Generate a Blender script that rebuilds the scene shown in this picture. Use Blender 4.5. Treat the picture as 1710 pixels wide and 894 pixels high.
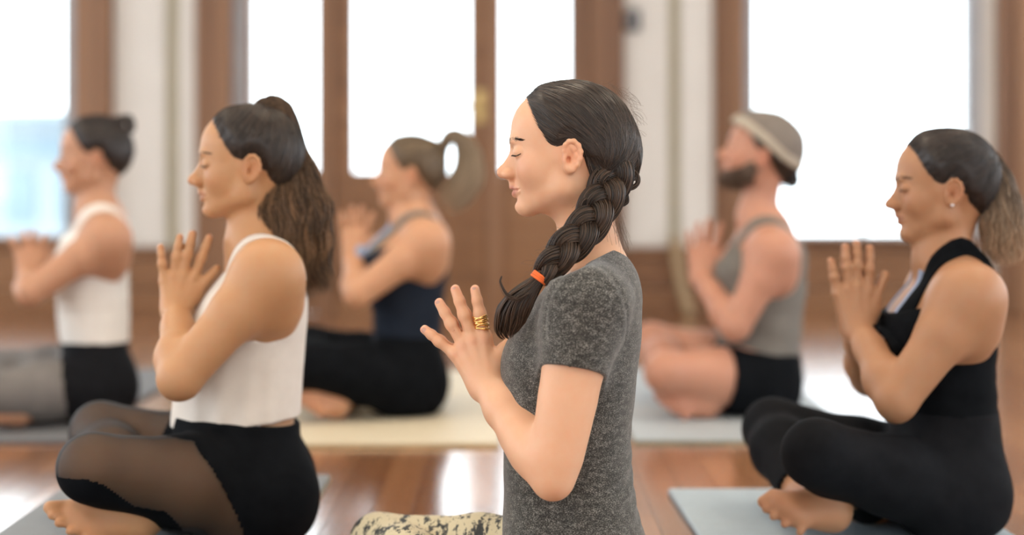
import bpy, bmesh, math, random
import numpy as np
from mathutils import Vector

random.seed(7)
rng = np.random.default_rng(11)

# ------------------------------------------------------------------ clear
for o in list(bpy.data.objects):
    bpy.data.objects.remove(o, do_unlink=True)
SC = bpy.context.scene
COL = SC.collection

# ------------------------------------------------------------------ camera
F_PX, CAM_H, HOR, CXP = 2850.0, 0.71, 295.0, 855.0      # focal length in px of a 1710 wide frame
cam_d = bpy.data.cameras.new('camera')
cam = bpy.data.objects.new('camera', cam_d)
COL.objects.link(cam)
cam.location = (0, 0, CAM_H)
cam.rotation_euler = (math.pi / 2, 0, 0)
cam_d.sensor_width = 36
cam_d.lens = F_PX / 1710 * 36
cam_d.shift_y = -(447.0 - HOR) / 1710.0
cam_d.dof.use_dof = True
cam_d.dof.focus_distance = 2.78
cam_d.dof.aperture_fstop = 1.45
cam_d.clip_start = 0.05
SC.camera = cam

# ------------------------------------------------------------------ world, lights, exposure
SKY = 6.0
W = bpy.data.worlds.new('overcast_sky')
SC.world = W
W.use_nodes = True
bg = W.node_tree.nodes['Background']
bg.inputs[0].default_value = (0.86, 0.935, 1.0, 1)
bg.inputs[1].default_value = SKY
SC.view_settings.view_transform = 'Standard'
SC.view_settings.look = 'None'
SC.view_settings.gamma = 1.0
SC.view_settings.use_curve_mapping = False
SC.view_settings.exposure = -0.08


PHI = 0.0
def Pt(px, py, d):
    """photo pixel at depth d -> point, in a frame turned by PHI about the camera's upright axis"""
    x, z = (px - CXP) / F_PX, -(py - HOR) / F_PX
    c, s = math.cos(PHI), math.sin(PHI)
    xr, yr = x * c - s, x * s + c
    return np.array([xr / yr * d, d, CAM_H + z / yr * d])


WALL_Y = 8.8
SW = F_PX / WALL_Y
def WX(px): return (px - CXP) / SW
def WZ(py): return CAM_H - (py - HOR) / SW


# ------------------------------------------------------------------ materials
def mat_new(name):
    m = bpy.data.materials.new(name)
    m.use_nodes = True
    nt = m.node_tree
    return m, nt, nt.nodes['Principled BSDF']


def ramp(nt, stops):
    r = nt.nodes.new('ShaderNodeValToRGB')
    el = r.color_ramp.elements
    while len(el) < len(stops):
        el.new(0.5)
    for e, (p, c) in zip(el, stops):
        e.position = p
        e.color = (*c, 1)
    return r


def tex_noise(nt, scale, detail=4, rough=.55, vec=None, stretch=None, coord='Object', rot=None):
    n = nt.nodes.new('ShaderNodeTexNoise')
    n.inputs['Scale'].default_value = scale
    n.inputs['Detail'].default_value = detail
    n.inputs['Roughness'].default_value = rough
    tc = nt.nodes.new('ShaderNodeTexCoord')
    mp = nt.nodes.new('ShaderNodeMapping')
    if stretch:
        mp.inputs['Scale'].default_value = stretch
    if rot:
        mp.inputs['Rotation'].default_value = rot
    nt.links.new(tc.outputs[coord], mp.inputs['Vector'])
    nt.links.new(mp.outputs[0], n.inputs['Vector'])
    return n


def add_bump(nt, b, src, strength, dist=.002):
    bp = nt.nodes.new('ShaderNodeBump')
    bp.inputs['Strength'].default_value = strength
    bp.inputs['Distance'].default_value = dist
    nt.links.new(src, bp.inputs['Height'])
    nt.links.new(bp.outputs[0], b.inputs['Normal'])
    return bp


def m_plain(name, c1, c2=None, rough=.6, scale=6, stretch=None, bump=0, bscale=None, spec=.5, metal=0, sheen=0, bdist=.002):
    m, nt, b = mat_new(name)
    c2 = c2 or tuple(x * .88 for x in c1)
    n = tex_noise(nt, scale, 5, .6, stretch=stretch)
    r = ramp(nt, [(.32, c1), (.68, c2)])
    nt.links.new(n.outputs['Fac'], r.inputs[0])
    nt.links.new(r.outputs[0], b.inputs['Base Color'])
    b.inputs['Roughness'].default_value = rough
    b.inputs['Specular IOR Level'].default_value = spec
    b.inputs['Metallic'].default_value = metal
    if sheen:
        b.inputs['Sheen Weight'].default_value = sheen
        b.inputs['Sheen Roughness'].default_value = .5
    if bump:
        nb = tex_noise(nt, bscale or scale * 6, 3, .6, stretch=stretch)
        add_bump(nt, b, nb.outputs['Fac'], bump, bdist)
    return m


def m_wood(name, ca, cb, cc, rough=.3, axis='Y', rnd=.25, scale=9, coat=0):
    m, nt, b = mat_new(name)
    st = {'X': (.07, 1, 1), 'Y': (1, .07, 1), 'Z': (1, 1, .07)}[axis]
    n = tex_noise(nt, scale, 6, .62, stretch=st)
    oi = nt.nodes.new('ShaderNodeObjectInfo')
    ma = nt.nodes.new('ShaderNodeMath'); ma.operation = 'MULTIPLY_ADD'
    ma.inputs[1].default_value = rnd * 2
    ma.inputs[2].default_value = -rnd
    nt.links.new(oi.outputs['Random'], ma.inputs[0])
    ad = nt.nodes.new('ShaderNodeMath'); ad.operation = 'ADD'
    nt.links.new(n.outputs['Fac'], ad.inputs[0]); nt.links.new(ma.outputs[0], ad.inputs[1])
    r = ramp(nt, [(.2, ca), (.5, cb), (.8, cc)])
    nt.links.new(ad.outputs[0], r.inputs[0])
    nt.links.new(r.outputs[0], b.inputs['Base Color'])
    b.inputs['Roughness'].default_value = rough
    b.inputs['Coat Weight'].default_value = coat
    b.inputs['Coat Roughness'].default_value = .15
    nb = tex_noise(nt, scale * 5, 3, .6, stretch=st)
    add_bump(nt, b, nb.outputs['Fac'], .12, .001)
    return m


def m_skin(name):
    m, nt, b = mat_new(name)
    at = nt.nodes.new('ShaderNodeAttribute'); at.attribute_name = 'Col'
    n = tex_noise(nt, 45, 4, .6)
    mx = nt.nodes.new('ShaderNodeMixRGB'); mx.blend_type = 'MULTIPLY'
    r = ramp(nt, [(.3, (1, .93, .9)), (.7, (1, 1, 1))])
    nt.links.new(n.outputs['Fac'], r.inputs[0])
    mx.inputs[0].default_value = 1
    nt.links.new(at.outputs['Color'], mx.inputs[1]); nt.links.new(r.outputs[0], mx.inputs[2])
    nt.links.new(mx.outputs[0], b.inputs['Base Color'])
    b.inputs['Roughness'].default_value = .48
    b.inputs['Specular IOR Level'].default_value = .38
    b.inputs['Subsurface Weight'].default_value = .22
    b.inputs['Subsurface Radius'].default_value = (1.0, .35, .2)
    b.inputs['Subsurface Scale'].default_value = .008
    nb = tex_noise(nt, 420, 3, .6)
    add_bump(nt, b, nb.outputs['Fac'], .12, .0006)
    return m


def m_hair(name, dark, light, rough=.36, spec=.5, trans=.25):
    m, nt, b = mat_new(name)
    at = nt.nodes.new('ShaderNodeAttribute'); at.attribute_name = 'Col'
    sp = nt.nodes.new('ShaderNodeSeparateColor')
    nt.links.new(at.outputs['Color'], sp.inputs[0])
    r = ramp(nt, [(0, dark), (1, light)])
    nt.links.new(sp.outputs[0], r.inputs[0])
    nt.links.new(r.outputs[0], b.inputs['Base Color'])
    b.inputs['Roughness'].default_value = rough
    b.inputs['Specular IOR Level'].default_value = spec
    tr = nt.nodes.new('ShaderNodeBsdfTranslucent')
    nt.links.new(r.outputs[0], tr.inputs[0])
    mx = nt.nodes.new('ShaderNodeMixShader'); mx.inputs[0].default_value = trans
    nt.links.new(b.outputs[0], mx.inputs[1]); nt.links.new(tr.outputs[0], mx.inputs[2])
    nt.links.new(mx.outputs[0], nt.nodes['Material Output'].inputs[0])
    return m


def m_glass(name):
    m, nt, b = mat_new(name)
    nt.nodes.remove(b)
    t = nt.nodes.new('ShaderNodeBsdfTransparent'); t.inputs[0].default_value = (.97, .985, .98, 1)
    g = nt.nodes.new('ShaderNodeBsdfGlossy'); g.inputs['Roughness'].default_value = .02
    fr = nt.nodes.new('ShaderNodeFresnel'); fr.inputs[0].default_value = 1.45
    mx = nt.nodes.new('ShaderNodeMixShader')
    nt.links.new(fr.outputs[0], mx.inputs[0])
    nt.links.new(t.outputs[0], mx.inputs[1]); nt.links.new(g.outputs[0], mx.inputs[2])
    nt.links.new(mx.outputs[0], nt.nodes['Material Output'].inputs[0])
    return m


M = {}
M['wall'] = m_plain('white_wall_paint', (.74, .71, .66), (.70, .67, .62), .7, 3, bump=.05)
M['groove'] = m_plain('tan_paint', (.42, .38, .27), (.37, .33, .23), .6, 5)
M['frame'] = m_plain('grey_window_paint', (.42, .42, .44), (.36, .36, .38), .5, 5)
M['ceil'] = m_plain('ceiling_paint', (.75, .72, .66), None, .8, 3)
M['trimwood'] = m_wood('trim_wood', (.17, .078, .036), (.235, .114, .053), (.30, .153, .076), .42, 'Z')
M['panelwood'] = m_wood('panel_wood', (.155, .066, .025), (.225, .102, .040), (.29, .14, .060), .4, 'X')
M['floorwood'] = m_wood('floor_wood', (.20, .080, .030), (.31, .132, .054), (.43, .205, .092), .20, 'Y', .22, 9, .6)
M['glass'] = m_glass('window_glass')
M['black'] = m_plain('black_plastic', (.012, .012, .014), None, .4)
M['brass'] = m_plain('worn_brass', (.55, .40, .18), (.45, .31, .13), .35, 30, metal=1)
M['gold'] = m_plain('gold', (.95, .62, .25), (.8, .48, .17), .22, 60, metal=1, bump=.3, bscale=300, bdist=.0006)
M['facade'] = m_plain('pale_facade', (.21, .25, .28), (.195, .235, .265), .8, 1)
M['facade_dark'] = m_plain('blue_grey_facade', (.13, .18, .215), None, .8, 1)
M['rail'] = m_plain('pale_railing_paint', (.33, .37, .38), None, .5)
M['lamp'] = None
m, nt, b = mat_new('lamp_diffuser')
b.inputs['Base Color'].default_value = (.9, .87, .8, 1)
b.inputs['Emission Color'].default_value = (1, .84, .64, 1)
b.inputs['Emission Strength'].default_value = 12.0
M['lamp'] = m


# ------------------------------------------------------------------ mesh helpers
def tag(o, label=None, cat=None, group=None, kind=None):
    if label: o['label'] = label
    if cat: o['category'] = cat
    if group: o['group'] = group
    if kind: o['kind'] = kind
    return o


def link(name, me, mats, parent=None, smooth=False):
    o = bpy.data.objects.new(name, me)
    COL.objects.link(o)
    if not isinstance(mats, (list, tuple)):
        mats = [mats]
    if len(me.materials) == 0:
        for mm in mats:
            me.materials.append(mm)
    if parent is not None:
        o.parent = parent
        o.matrix_parent_inverse = parent.matrix_basis.inverted()
    if smooth and len(me.polygons):
        me.polygons.foreach_set('use_smooth', np.ones(len(me.polygons), dtype=bool))
    return o


def empty(name, loc):
    o = bpy.data.objects.new(name, None)
    COL.objects.link(o)
    o.location = tuple(loc)
    o.empty_display_size = .1
    return o


def box(bm, x0, x1, y0, y1, z0, z1, bev=0):
    r = bmesh.ops.create_cube(bm, size=1)
    vs = r['verts']
    for v in vs:
        v.co = Vector(((x0 + x1) / 2 + v.co.x * (x1 - x0), (y0 + y1) / 2 + v.co.y * (y1 - y0), (z0 + z1) / 2 + v.co.z * (z1 - z0)))
    if bev:
        es = list({e for v in vs for e in v.link_edges})
        bmesh.ops.bevel(bm, geom=es, offset=bev, segments=2, affect='EDGES', profile=.5)


def boxes(name, lst, mat, parent=None, bev=0):
    bm = bmesh.new()
    for b_ in lst:
        box(bm, *b_, bev=bev)
    me = bpy.data.meshes.new(name)
    bm.to_mesh(me); bm.free()
    return link(name, me, mat, parent)


def np_mesh(name, V, quads=None, tris=None):
    me = bpy.data.meshes.new(name)
    V = np.asarray(V, dtype=np.float32)
    nq = 0 if quads is None else len(quads)
    ntr = 0 if tris is None else len(tris)
    me.vertices.add(len(V)); me.vertices.foreach_set('co', V.ravel())
    idx = []
    if nq: idx.append(np.asarray(quads, dtype=np.int32).ravel())
    if ntr: idx.append(np.asarray(tris, dtype=np.int32).ravel())
    idx = np.concatenate(idx)
    me.loops.add(len(idx)); me.loops.foreach_set('vertex_index', idx)
    tot = np.concatenate([np.full(nq, 4, np.int32), np.full(ntr, 3, np.int32)])
    st = np.concatenate([[0], np.cumsum(tot)[:-1]]).astype(np.int32)
    me.polygons.add(nq + ntr); me.polygons.foreach_set('loop_start', st)
    try:
        me.polygons.foreach_set('loop_total', tot)
    except Exception:
        pass
    me.update(calc_edges=True)
    me.validate()
    return me


def set_col(me, C):
    a = me.color_attributes.new('Col', 'FLOAT_COLOR', 'POINT')
    C4 = np.ones((len(C), 4), np.float32); C4[:, :3] = C
    a.data.foreach_set('color', C4.ravel())


def tubes(paths, radii, sides=4):
    """paths (n,m,3), radii (n,m) -> verts, quads, strand index per vert"""
    paths = np.asarray(paths, float); n, m, _ = paths.shape
    radii = np.broadcast_to(radii, (n, m))
    T = np.gradient(paths, axis=1)
    T /= np.linalg.norm(T, axis=2, keepdims=True) + 1e-12
    ref = np.tile(np.array([.13, .97, .21]), (n, 1, 1))
    A = np.cross(T, ref); A /= np.linalg.norm(A, axis=2, keepdims=True) + 1e-12
    B = np.cross(T, A)
    ang = np.arange(sides) / sides * 2 * np.pi
    V = paths[:, :, None, :] + radii[:, :, None, None] * (np.cos(ang)[None, None, :, None] * A[:, :, None, :] + np.sin(ang)[None, None, :, None] * B[:, :, None, :])
    i = np.arange(n)[:, None, None]; j = np.arange(m - 1)[None, :, None]; k = np.arange(sides)[None, None, :]
    base = i * m * sides
    k2 = (k + 1) % sides
    q = np.stack([base + j * sides + k, base + j * sides + k2, base + (j + 1) * sides + k2, base + (j + 1) * sides + k], -1).reshape(-1, 4)
    sid = np.repeat(np.arange(n), m * sides)
    return V.reshape(-1, 3), q, sid


def spline(pts, n):
    """Catmull-Rom resample of a polyline, by arc length"""
    p = np.asarray(pts, float)
    pp = np.vstack([2 * p[0] - p[1], p, 2 * p[-1] - p[-2]])
    out = []
    for i in range(1, len(pp) - 2):
        t = np.linspace(0, 1, 24, endpoint=False)[:, None]
        a, b_, c, d = pp[i - 1], pp[i], pp[i + 1], pp[i + 2]
        out.append(.5 * ((2 * b_) + (-a + c) * t + (2 * a - 5 * b_ + 4 * c - d) * t ** 2 + (-a + 3 * b_ - 3 * c + d) * t ** 3))
    q = np.vstack(out + [p[-1:]])
    s = np.concatenate([[0], np.cumsum(np.linalg.norm(np.diff(q, axis=0), axis=1))])
    u = np.linspace(0, s[-1], n)
    return np.stack([np.interp(u, s, q[:, k]) for k in range(3)], 1)


# ------------------------------------------------------------------ the room
ROOM_X, ROOM_H, Y_FRONT = 4.6, 3.6, -2.6
TOP = 2.75                      # head of the window and door openings
LW = (-250, 105); RW = (1262, 1618)
SILL = WZ(393)
yb = WALL_Y + .30               # outer face of the wall
wall = boxes('wall_back', [
    (-ROOM_X, WX(LW[0] - 23), WALL_Y, yb, 0, ROOM_H),
    (WX(128), WX(388), WALL_Y, yb, 0, ROOM_H),
    (WX(957), WX(1241), WALL_Y, yb, 0, ROOM_H),
    (WX(1640), ROOM_X, WALL_Y, yb, 0, ROOM_H),
    (WX(LW[0] - 23), WX(128), WALL_Y, yb, TOP, ROOM_H),
    (WX(388), WX(957), WALL_Y, yb, TOP, ROOM_H),
    (WX(1241), WX(1640), WALL_Y, yb, TOP, ROOM_H),
    (WX(LW[0] - 23), WX(128), WALL_Y, yb, 0, SILL - .03),
    (WX(1241), WX(1640), WALL_Y, yb, 0, SILL - .03),
], M['wall'])
tag(wall, 'white panelled back wall with wooden trim', kind='structure')
for nm, xx in (('wall_left', -1), ('wall_right', 1)):
    # the side walls have tall window openings too
    x0, x1 = (xx * ROOM_X, xx * (ROOM_X + .3)) if xx > 0 else (-ROOM_X - .3, -ROOM_X)
    lst = [(x0, x1, Y_FRONT, yb, 0, .5), (x0, x1, Y_FRONT, yb, TOP, ROOM_H)]
    ys = [-2.6, -1.6, .2, 1.2, 3.0, 4.0, 5.8, 6.8, 8.0, yb]
    for a, c in zip(ys[0::2], ys[1::2]):
        lst.append((x0, x1, a, c, .5, TOP))
    tag(boxes(nm, lst, M['wall']), 'white side wall with tall window openings', kind='structure')
# wall behind the camera: broad window openings
lst = [(-ROOM_X, ROOM_X, Y_FRONT - .3, Y_FRONT, 0, 1.3), (-ROOM_X, ROOM_X, Y_FRONT - .3, Y_FRONT, 2.7, ROOM_H)]
for a, c in ((-4.6, -3.2), (-1.8, -.7), (.7, 1.8), (3.2, 4.6)):
    lst.append((a, c, Y_FRONT - .3, Y_FRONT, 1.3, 2.7))
tag(boxes('wall_front', lst, M['wall']), 'white wall with broad windows facing the class', kind='structure')
tag(boxes('ceiling', [(-ROOM_X - .3, ROOM_X + .3, Y_FRONT - .3, yb, ROOM_H, ROOM_H + .2)], M['ceil']), 'pale flat ceiling', kind='structure')

floor = boxes('floor', [(-ROOM_X - .3, ROOM_X + .3, Y_FRONT - .3, yb, -.12, -.006)], M['floorwood'])
tag(floor, 'glossy reddish hardwood plank floor', kind='structure')
# planks: one shared unit box per plank, running away from the camera
bm = bmesh.new(); box(bm, -.5, .5, -.5, .5, -1, 0, bev=0)
plank_me = bpy.data.meshes.new('plank'); bm.to_mesh(plank_me); bm.free(); plank_me.materials.append(M['floorwood'])
PW = .085
rest = []
planks = 0
nx = int(ROOM_X / PW)
for i in range(-nx, nx + 1):
    x = i * PW
    y = Y_FRONT
    while y < WALL_Y:
        L = random.uniform(1.3, 2.6)
        y2 = min(y + L, WALL_Y)
        if WALL_Y - y2 < .5: y2 = WALL_Y
        vis = y2 > 3.2 and abs(x) < .32 * y2 + .03
        if vis and planks < 300:
            o = bpy.data.objects.new('plank', plank_me); COL.objects.link(o)
            o.location = (x, (y + y2) / 2, 0); o.scale = (PW - .0018, y2 - y - .002, .0055)
            o.parent = floor
            planks += 1
        else:
            rest.append((x - PW / 2 + .0009, x + PW / 2 - .0009, y + .001, y2 - .001, -.0055, 0))
        y = y2
o = boxes('plank_rest', rest, M['floorwood'], floor); tag(o, kind='stuff')

# white wall: tan grooves beside narrow white pilasters
for i, (a, c) in enumerate(((279, 301), (1117, 1136))):
    boxes('groove_strip', [(WX(a), WX(c), WALL_Y - .006, WALL_Y, WZ(412), ROOM_H)], M['groove'], wall)
for a, c in ((301, 327), (1136, 1188)):
    boxes('pilaster', [(WX(a), WX(c), WALL_Y - .03, WALL_Y, WZ(412), ROOM_H)], M['wall'], wall)
for a, c in ((190, 279), (1041, 1117)):
    boxes('white_panel', [(WX(a) + .01, WX(c) - .008, WALL_Y - .02, WALL_Y, WZ(410), ROOM_H)], M['wall'], wall)

# wainscot below, built of boards
def wainscot(name, a, c, ztop, label):
    root = empty(name, (WX((a + c) / 2), WALL_Y, 0)); tag(root, label, kind='structure')
    boxes('base_board', [(WX(a), WX(c), WALL_Y - .035, WALL_Y, 0, .13)], M['panelwood'], root, .004)
    boxes('panel_board', [(WX(a), WX(c), WALL_Y - .02, WALL_Y, .134, ztop - .05)], M['panelwood'], root, .003)
    boxes('cap_rail', [(WX(a), WX(c), WALL_Y - .045, WALL_Y, ztop - .046, ztop)], M['panelwood'], root, .006)
    return root
wainscot('baseboard_back', 190, 329, WZ(413), 'brown wooden wainscot under the white wall panel beside the left window')
wainscot('baseboard_back', 1040, 1190, WZ(413), 'brown wooden wainscot under the white wall panel beside the door')
wainscot('baseboard_back', LW[0], 127, SILL - .03, 'brown wooden panelling below the left window')
wainscot('baseboard_back', 1241, 1640, SILL - .03, 'brown wooden panelling below the large right window')

# wooden casings
TR = [(128, 160), (160, 190), (329, 362), (362, 388), (957, 985), (985, 1040), (1190, 1214), (1214, 1241), (1662, 1690), (1690, 1730), (LW[0] - 85, LW[0] - 23)]
for i, (a, c) in enumerate(TR):
    o = boxes('trim_%d' % (i + 1), [(WX(a), WX(c), WALL_Y - (.075 if i % 2 else .05), WALL_Y, 0, TOP + .12)], M['trimwood'], None, .008)
    tag(o, 'upright brown wooden casing board beside a wall opening', kind='structure')
for i, (a, c) in enumerate(((LW[0] - 85, 190), (329, 1040), (1190, 1730))):
    o = boxes('trim_%d' % (len(TR) + i + 1), [(WX(a), WX(c), WALL_Y - .085, WALL_Y, TOP + .12, TOP + .28)], M['trimwood'], None, .008)
    tag(o, 'brown wooden head casing above a wall opening', kind='structure')


def window(idx, a, c, label):
    root = empty('window_%d' % idx, (WX((a + c) / 2), WALL_Y + .1, SILL)); tag(root, label, kind='structure')
    y0, y1 = WALL_Y + .02, WALL_Y + .14
    for s0, s1 in ((a - 23, a), (c, c + 22)):
        boxes('jamb', [(WX(s0), WX(s1), y0, y1, SILL, TOP)], M['frame'], root, .004)
    boxes('head_rail', [(WX(a), WX(c), y0, y1, TOP - .07, TOP)], M['frame'], root, .004)
    boxes('meeting_rail', [(WX(a), WX(c), y0 + .03, y1 - .02, 1.66, 1.71)], M['frame'], root, .004)
    boxes('bottom_rail', [(WX(a), WX(c), y0, y1, SILL - .01, SILL)], M['frame'], root)
    boxes('sill', [(WX(a - 22), WX(c + 22), WALL_Y - .08, WALL_Y + .2, SILL - .03, SILL - .01)], M['panelwood'], root)
    for z0, z1 in ((SILL, 1.66), (1.71, TOP - .07)):
        boxes('pane', [(WX(a), WX(c), y0 + .055, y0 + .060, z0, z1)], M['glass'], root)
    return root
window(1, *LW, 'tall bright window beside the woman with the top bun')
window(2, *RW, 'large bright window behind the woman in the black tank top')

# door with two sidelights
root = empty('door_1', (WX(687), WALL_Y, 0)); tag(root, 'brown wooden glazed door between two narrow sidelights', kind='structure')
GB = WZ(287)
yd0, yd1 = WALL_Y + .0, WALL_Y + .10
boxes('jamb', [(WX(388), WX(414), yd0, yd1, 0, TOP)], M['frame'], root, .004)
boxes('post', [(WX(414), WX(421), yd0, yd1, 0, TOP)], M['trimwood'], root)
for a, c, nm in ((530, 557, 'post'), (816, 838, 'post'), (950, 957, 'post')):
    boxes(nm, [(WX(a), WX(c), yd0 - .03, yd1, 0, TOP)], M['trimwood'], root, .005)
boxes('head_rail', [(WX(414), WX(957), yd0, yd1, TOP - .06, TOP)], M['trimwood'], root)
for a, c in ((421, 530), (838, 950)):
    boxes('lower_panel', [(WX(a), WX(c), yd0 + .01, yd1, 0, GB - .05)], M['panelwood'], root, .004)
    boxes('lock_rail', [(WX(a), WX(c), yd0 - .01, yd1, GB - .05, GB)], M['trimwood'], root, .004)
    boxes('pane', [(WX(a), WX(c), yd0 + .05, yd0 + .055, GB, TOP - .06)], M['glass'], root)
boxes('door_stop', [(WX(557) - .02, WX(558) + .02, yd1 - .03, yd1 - .005, 0, TOP - .06), (WX(815) - .02, WX(816) + .02, yd1 - .03, yd1 - .005, 0, TOP - .06), (WX(557), WX(816), yd0 - .02, yd1 + .2, -.004, .009)], M['trimwood'], root)
leaf = boxes('door_leaf', [(WX(558), WX(590), yd0, yd1 - .03, .01, TOP - .065), (WX(783), WX(815), yd0, yd1 - .03, .01, TOP - .065),
                          (WX(590), WX(783), yd0, yd1 - .03, .01, .18), (WX(590), WX(783), yd0, yd1 - .03, GB - .16, GB),
                          (WX(590), WX(783), yd0 + .02, yd1 - .04, .18, GB - .16)], M['panelwood'], root)
boxes('pane', [(WX(590), WX(783), yd0 + .03, yd0 + .035, GB, TOP - .065)], M['glass'], root)
bm = bmesh.new()
box(bm, WX(793), WX(811), yd0 - .008, yd0, WZ(205), WZ(150), .003)
bmesh.ops.create_cone(bm, cap_ends=True, segments=14, radius1=.012, radius2=.012, depth=.05, matrix=__import__('mathutils').Matrix.Translation((WX(802), yd0 - .03, WZ(178))) @ __import__('mathutils').Matrix.Rotation(math.pi / 2, 4, 'X'))
box(bm, WX(770), WX(806), yd0 - .065, yd0 - .045, WZ(181), WZ(175), .004)
me = bpy.data.meshes.new('handle'); bm.to_mesh(me); bm.free()
link('handle', me, M['brass'], root)

# small dark wall speaker / switch box by the door
root = empty('wall_switch', (WX(1055), WALL_Y - .02, WZ(36))); tag(root, 'small black switch box on the white wall beside the door', 'switch')
boxes('housing', [(WX(1042), WX(1068), WALL_Y - .055, WALL_Y - .02, WZ(53), WZ(17))], M['black'], root, .006)
boxes('rocker', [(WX(1050), WX(1060), WALL_Y - .062, WALL_Y - .055, WZ(43), WZ(27))], M['frame'], root, .002)

# tan cord bundle that hangs down to the floor in front of the wainscot
pp = spline([(WX(1127), WALL_Y - .06, WZ(395)), (WX(1128), WALL_Y - .075, WZ(430)), (WX(1134), WALL_Y - .085, WZ(470)), (WX(1143), WALL_Y - .10, WZ(505)), (WX(1148), WALL_Y - .12, .012)], 30)
t_ = np.linspace(0, 1, 30)
st_ = []
for k in range(5):
    ph = k * 2 * math.pi / 5
    off = np.stack([np.cos(t_ * 14 + ph), np.sin(t_ * 14 + ph), 0 * t_], 1) * .016
    st_.append(pp + off)
V, q, sid = tubes(np.array(st_), np.full((5, 30), .014), 8)
me = np_mesh('hanging_rope', V, q); M['rope'] = m_plain('tan_rope', (.45, .33, .20), (.36, .25, .14), .8, 40, bump=.4)
tag(link('hanging_rope', me, M['rope'], None, True), 'tan twisted rope hanging down over the wainscot beside the door', 'rope')

# ceiling lamps
for i, (lx, ly) in enumerate(((-2.2, .2), (0, .2), (2.2, .2), (-2.2, 4.0), (0, 4.0), (2.2, 4.0))):
    root = empty('ceiling_lamp', (lx, ly, ROOM_H - .02))
    tag(root, 'square flush ceiling lamp with a warm white diffuser', 'lamp', 'ceiling lamps above the class')
    boxes('housing', [(lx - .5, lx + .5, ly - .5, ly + .5, ROOM_H - .05, ROOM_H)], M['frame'], root, .006)
    boxes('diffuser', [(lx - .46, lx + .46, ly - .46, ly + .46, ROOM_H - .065, ROOM_H - .05)], M['lamp'], root, .004)

# outside: pale building beyond the left window, a railing beyond the right one
OY = 22.0
root = empty('neighbour_building', (-9.5, OY, -1)); tag(root, 'pale blue building seen through the left window', 'building')
def OX(px): return (px - CXP) / F_PX * OY
def OZ(py): return CAM_H - (py - HOR) / F_PX * OY
boxes('wall', [(OX(-700), OX(260), OY, OY + 5, -3.5, OZ(188))], M['facade'], root)
boxes('cornice', [(OX(-700), OX(265), OY - .25, OY, OZ(196), OZ(186))], M['facade'], root)
boxes('dark_band', [(OX(-700), OX(262), OY - .12, OY, OZ(262), OZ(236))], M['facade_dark'], root)  # darker blue-grey band running across the facade
for k in range(-6, 3):
    a = k * 85
    boxes('window', [(OX(a + 14), OX(a + 60), OY - .05, OY, OZ(372), OZ(285))], M['facade_dark'], root)
root = empty('railing', (1.7, WALL_Y + 1.2, 0)); tag(root, 'thin pale metal railing outside the large right window', 'railing')
RY = WALL_Y + 1.2
def RX(px): return (px - CXP) / F_PX * RY
def RZ(py): return CAM_H - (py - HOR) / F_PX * RY
boxes('rail', [(RX(1200), RX(1700), RY, RY + .03, RZ(353), RZ(349))], M['rail'], root)
for a in (1250, 1441, 1600):
    boxes('post', [(RX(a - 4), RX(a + 4), RY, RY + .03, -.2, RZ(255 if a == 1441 else 349))], M['rail'], root)

# ================================================================== signed-distance figures
from concurrent.futures import ThreadPoolExecutor
POOL = ThreadPoolExecutor(4)


def begin(px, D):
    """a sitter is built square to the line of sight through pixel column px, then turned into place"""
    global PHI
    PHI = math.atan((px - CXP) / F_PX)
    return D / math.cos(PHI)


def finish(root):
    global PHI
    x, y, z = root.location
    c, s = math.cos(PHI), math.sin(PHI)
    root.location = (x * c + y * s, -x * s + y * c, z)
    root.rotation_euler = (0, 0, -PHI)
    PHI = 0.0


class Prim:
    __slots__ = ('kind', 'a', 'k', 'op', 'tag', 'c', 'R')
    def __init__(s, kind, a, k, op, tg, c, R):
        s.kind, s.a, s.k, s.op, s.tag, s.c, s.R = kind, a, k, op, tg, np.asarray(c, np.float32), float(R)


def cone(a, b, ra, rb, k=.02, tg='', op='u'):
    a = np.asarray(a, np.float32); b = np.asarray(b, np.float32)
    return Prim('cone', (a, b, ra, rb), k, op, tg, (a + b) / 2, np.linalg.norm(b - a) / 2 + max(ra, rb))


def capped(a, b, ra, rb, k=.02, tg=''):
    p = cone(a, b, ra, rb, k, tg); p.kind = 'capped'; return p


def ell(c, r, ax=None, k=.02, tg='', op='u'):
    ax = np.eye(3) if ax is None else np.asarray(ax)      # rows are the local axes
    return Prim('ell', (np.asarray(c, np.float32), np.asarray(r, np.float32), ax.astype(np.float32)), k, op, tg, c, max(r))


def loft(z, xf, xb, hw, yc, k=.03, tg='torso', n=2.3):
    z = np.asarray(z, float); o = np.argsort(z)
    z = z[o]; xf = np.asarray(xf, float)[o]; xb = np.asarray(xb, float)[o]; hw = np.asarray(hw, float)[o]
    zz = np.linspace(z[0], z[-1], 160)
    def sm(v):
        w = np.interp(zz, z, v)
        ker = np.hanning(15); ker /= ker.sum()
        return np.convolve(np.pad(w, 7, mode='edge'), ker, 'valid')
    xf, xb, hw = sm(xf), sm(xb), sm(hw)
    c = ((xf.min() + xb.max()) / 2, yc, (z[0] + z[-1]) / 2)
    R = np.linalg.norm([(xb.max() - xf.min()) / 2, hw.max(), (z[-1] - z[0]) / 2])
    return Prim('loft', (zz, (xf + xb) / 2, (xb - xf) / 2, hw, yc, n), k, 'u', tg, c, R)


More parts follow.
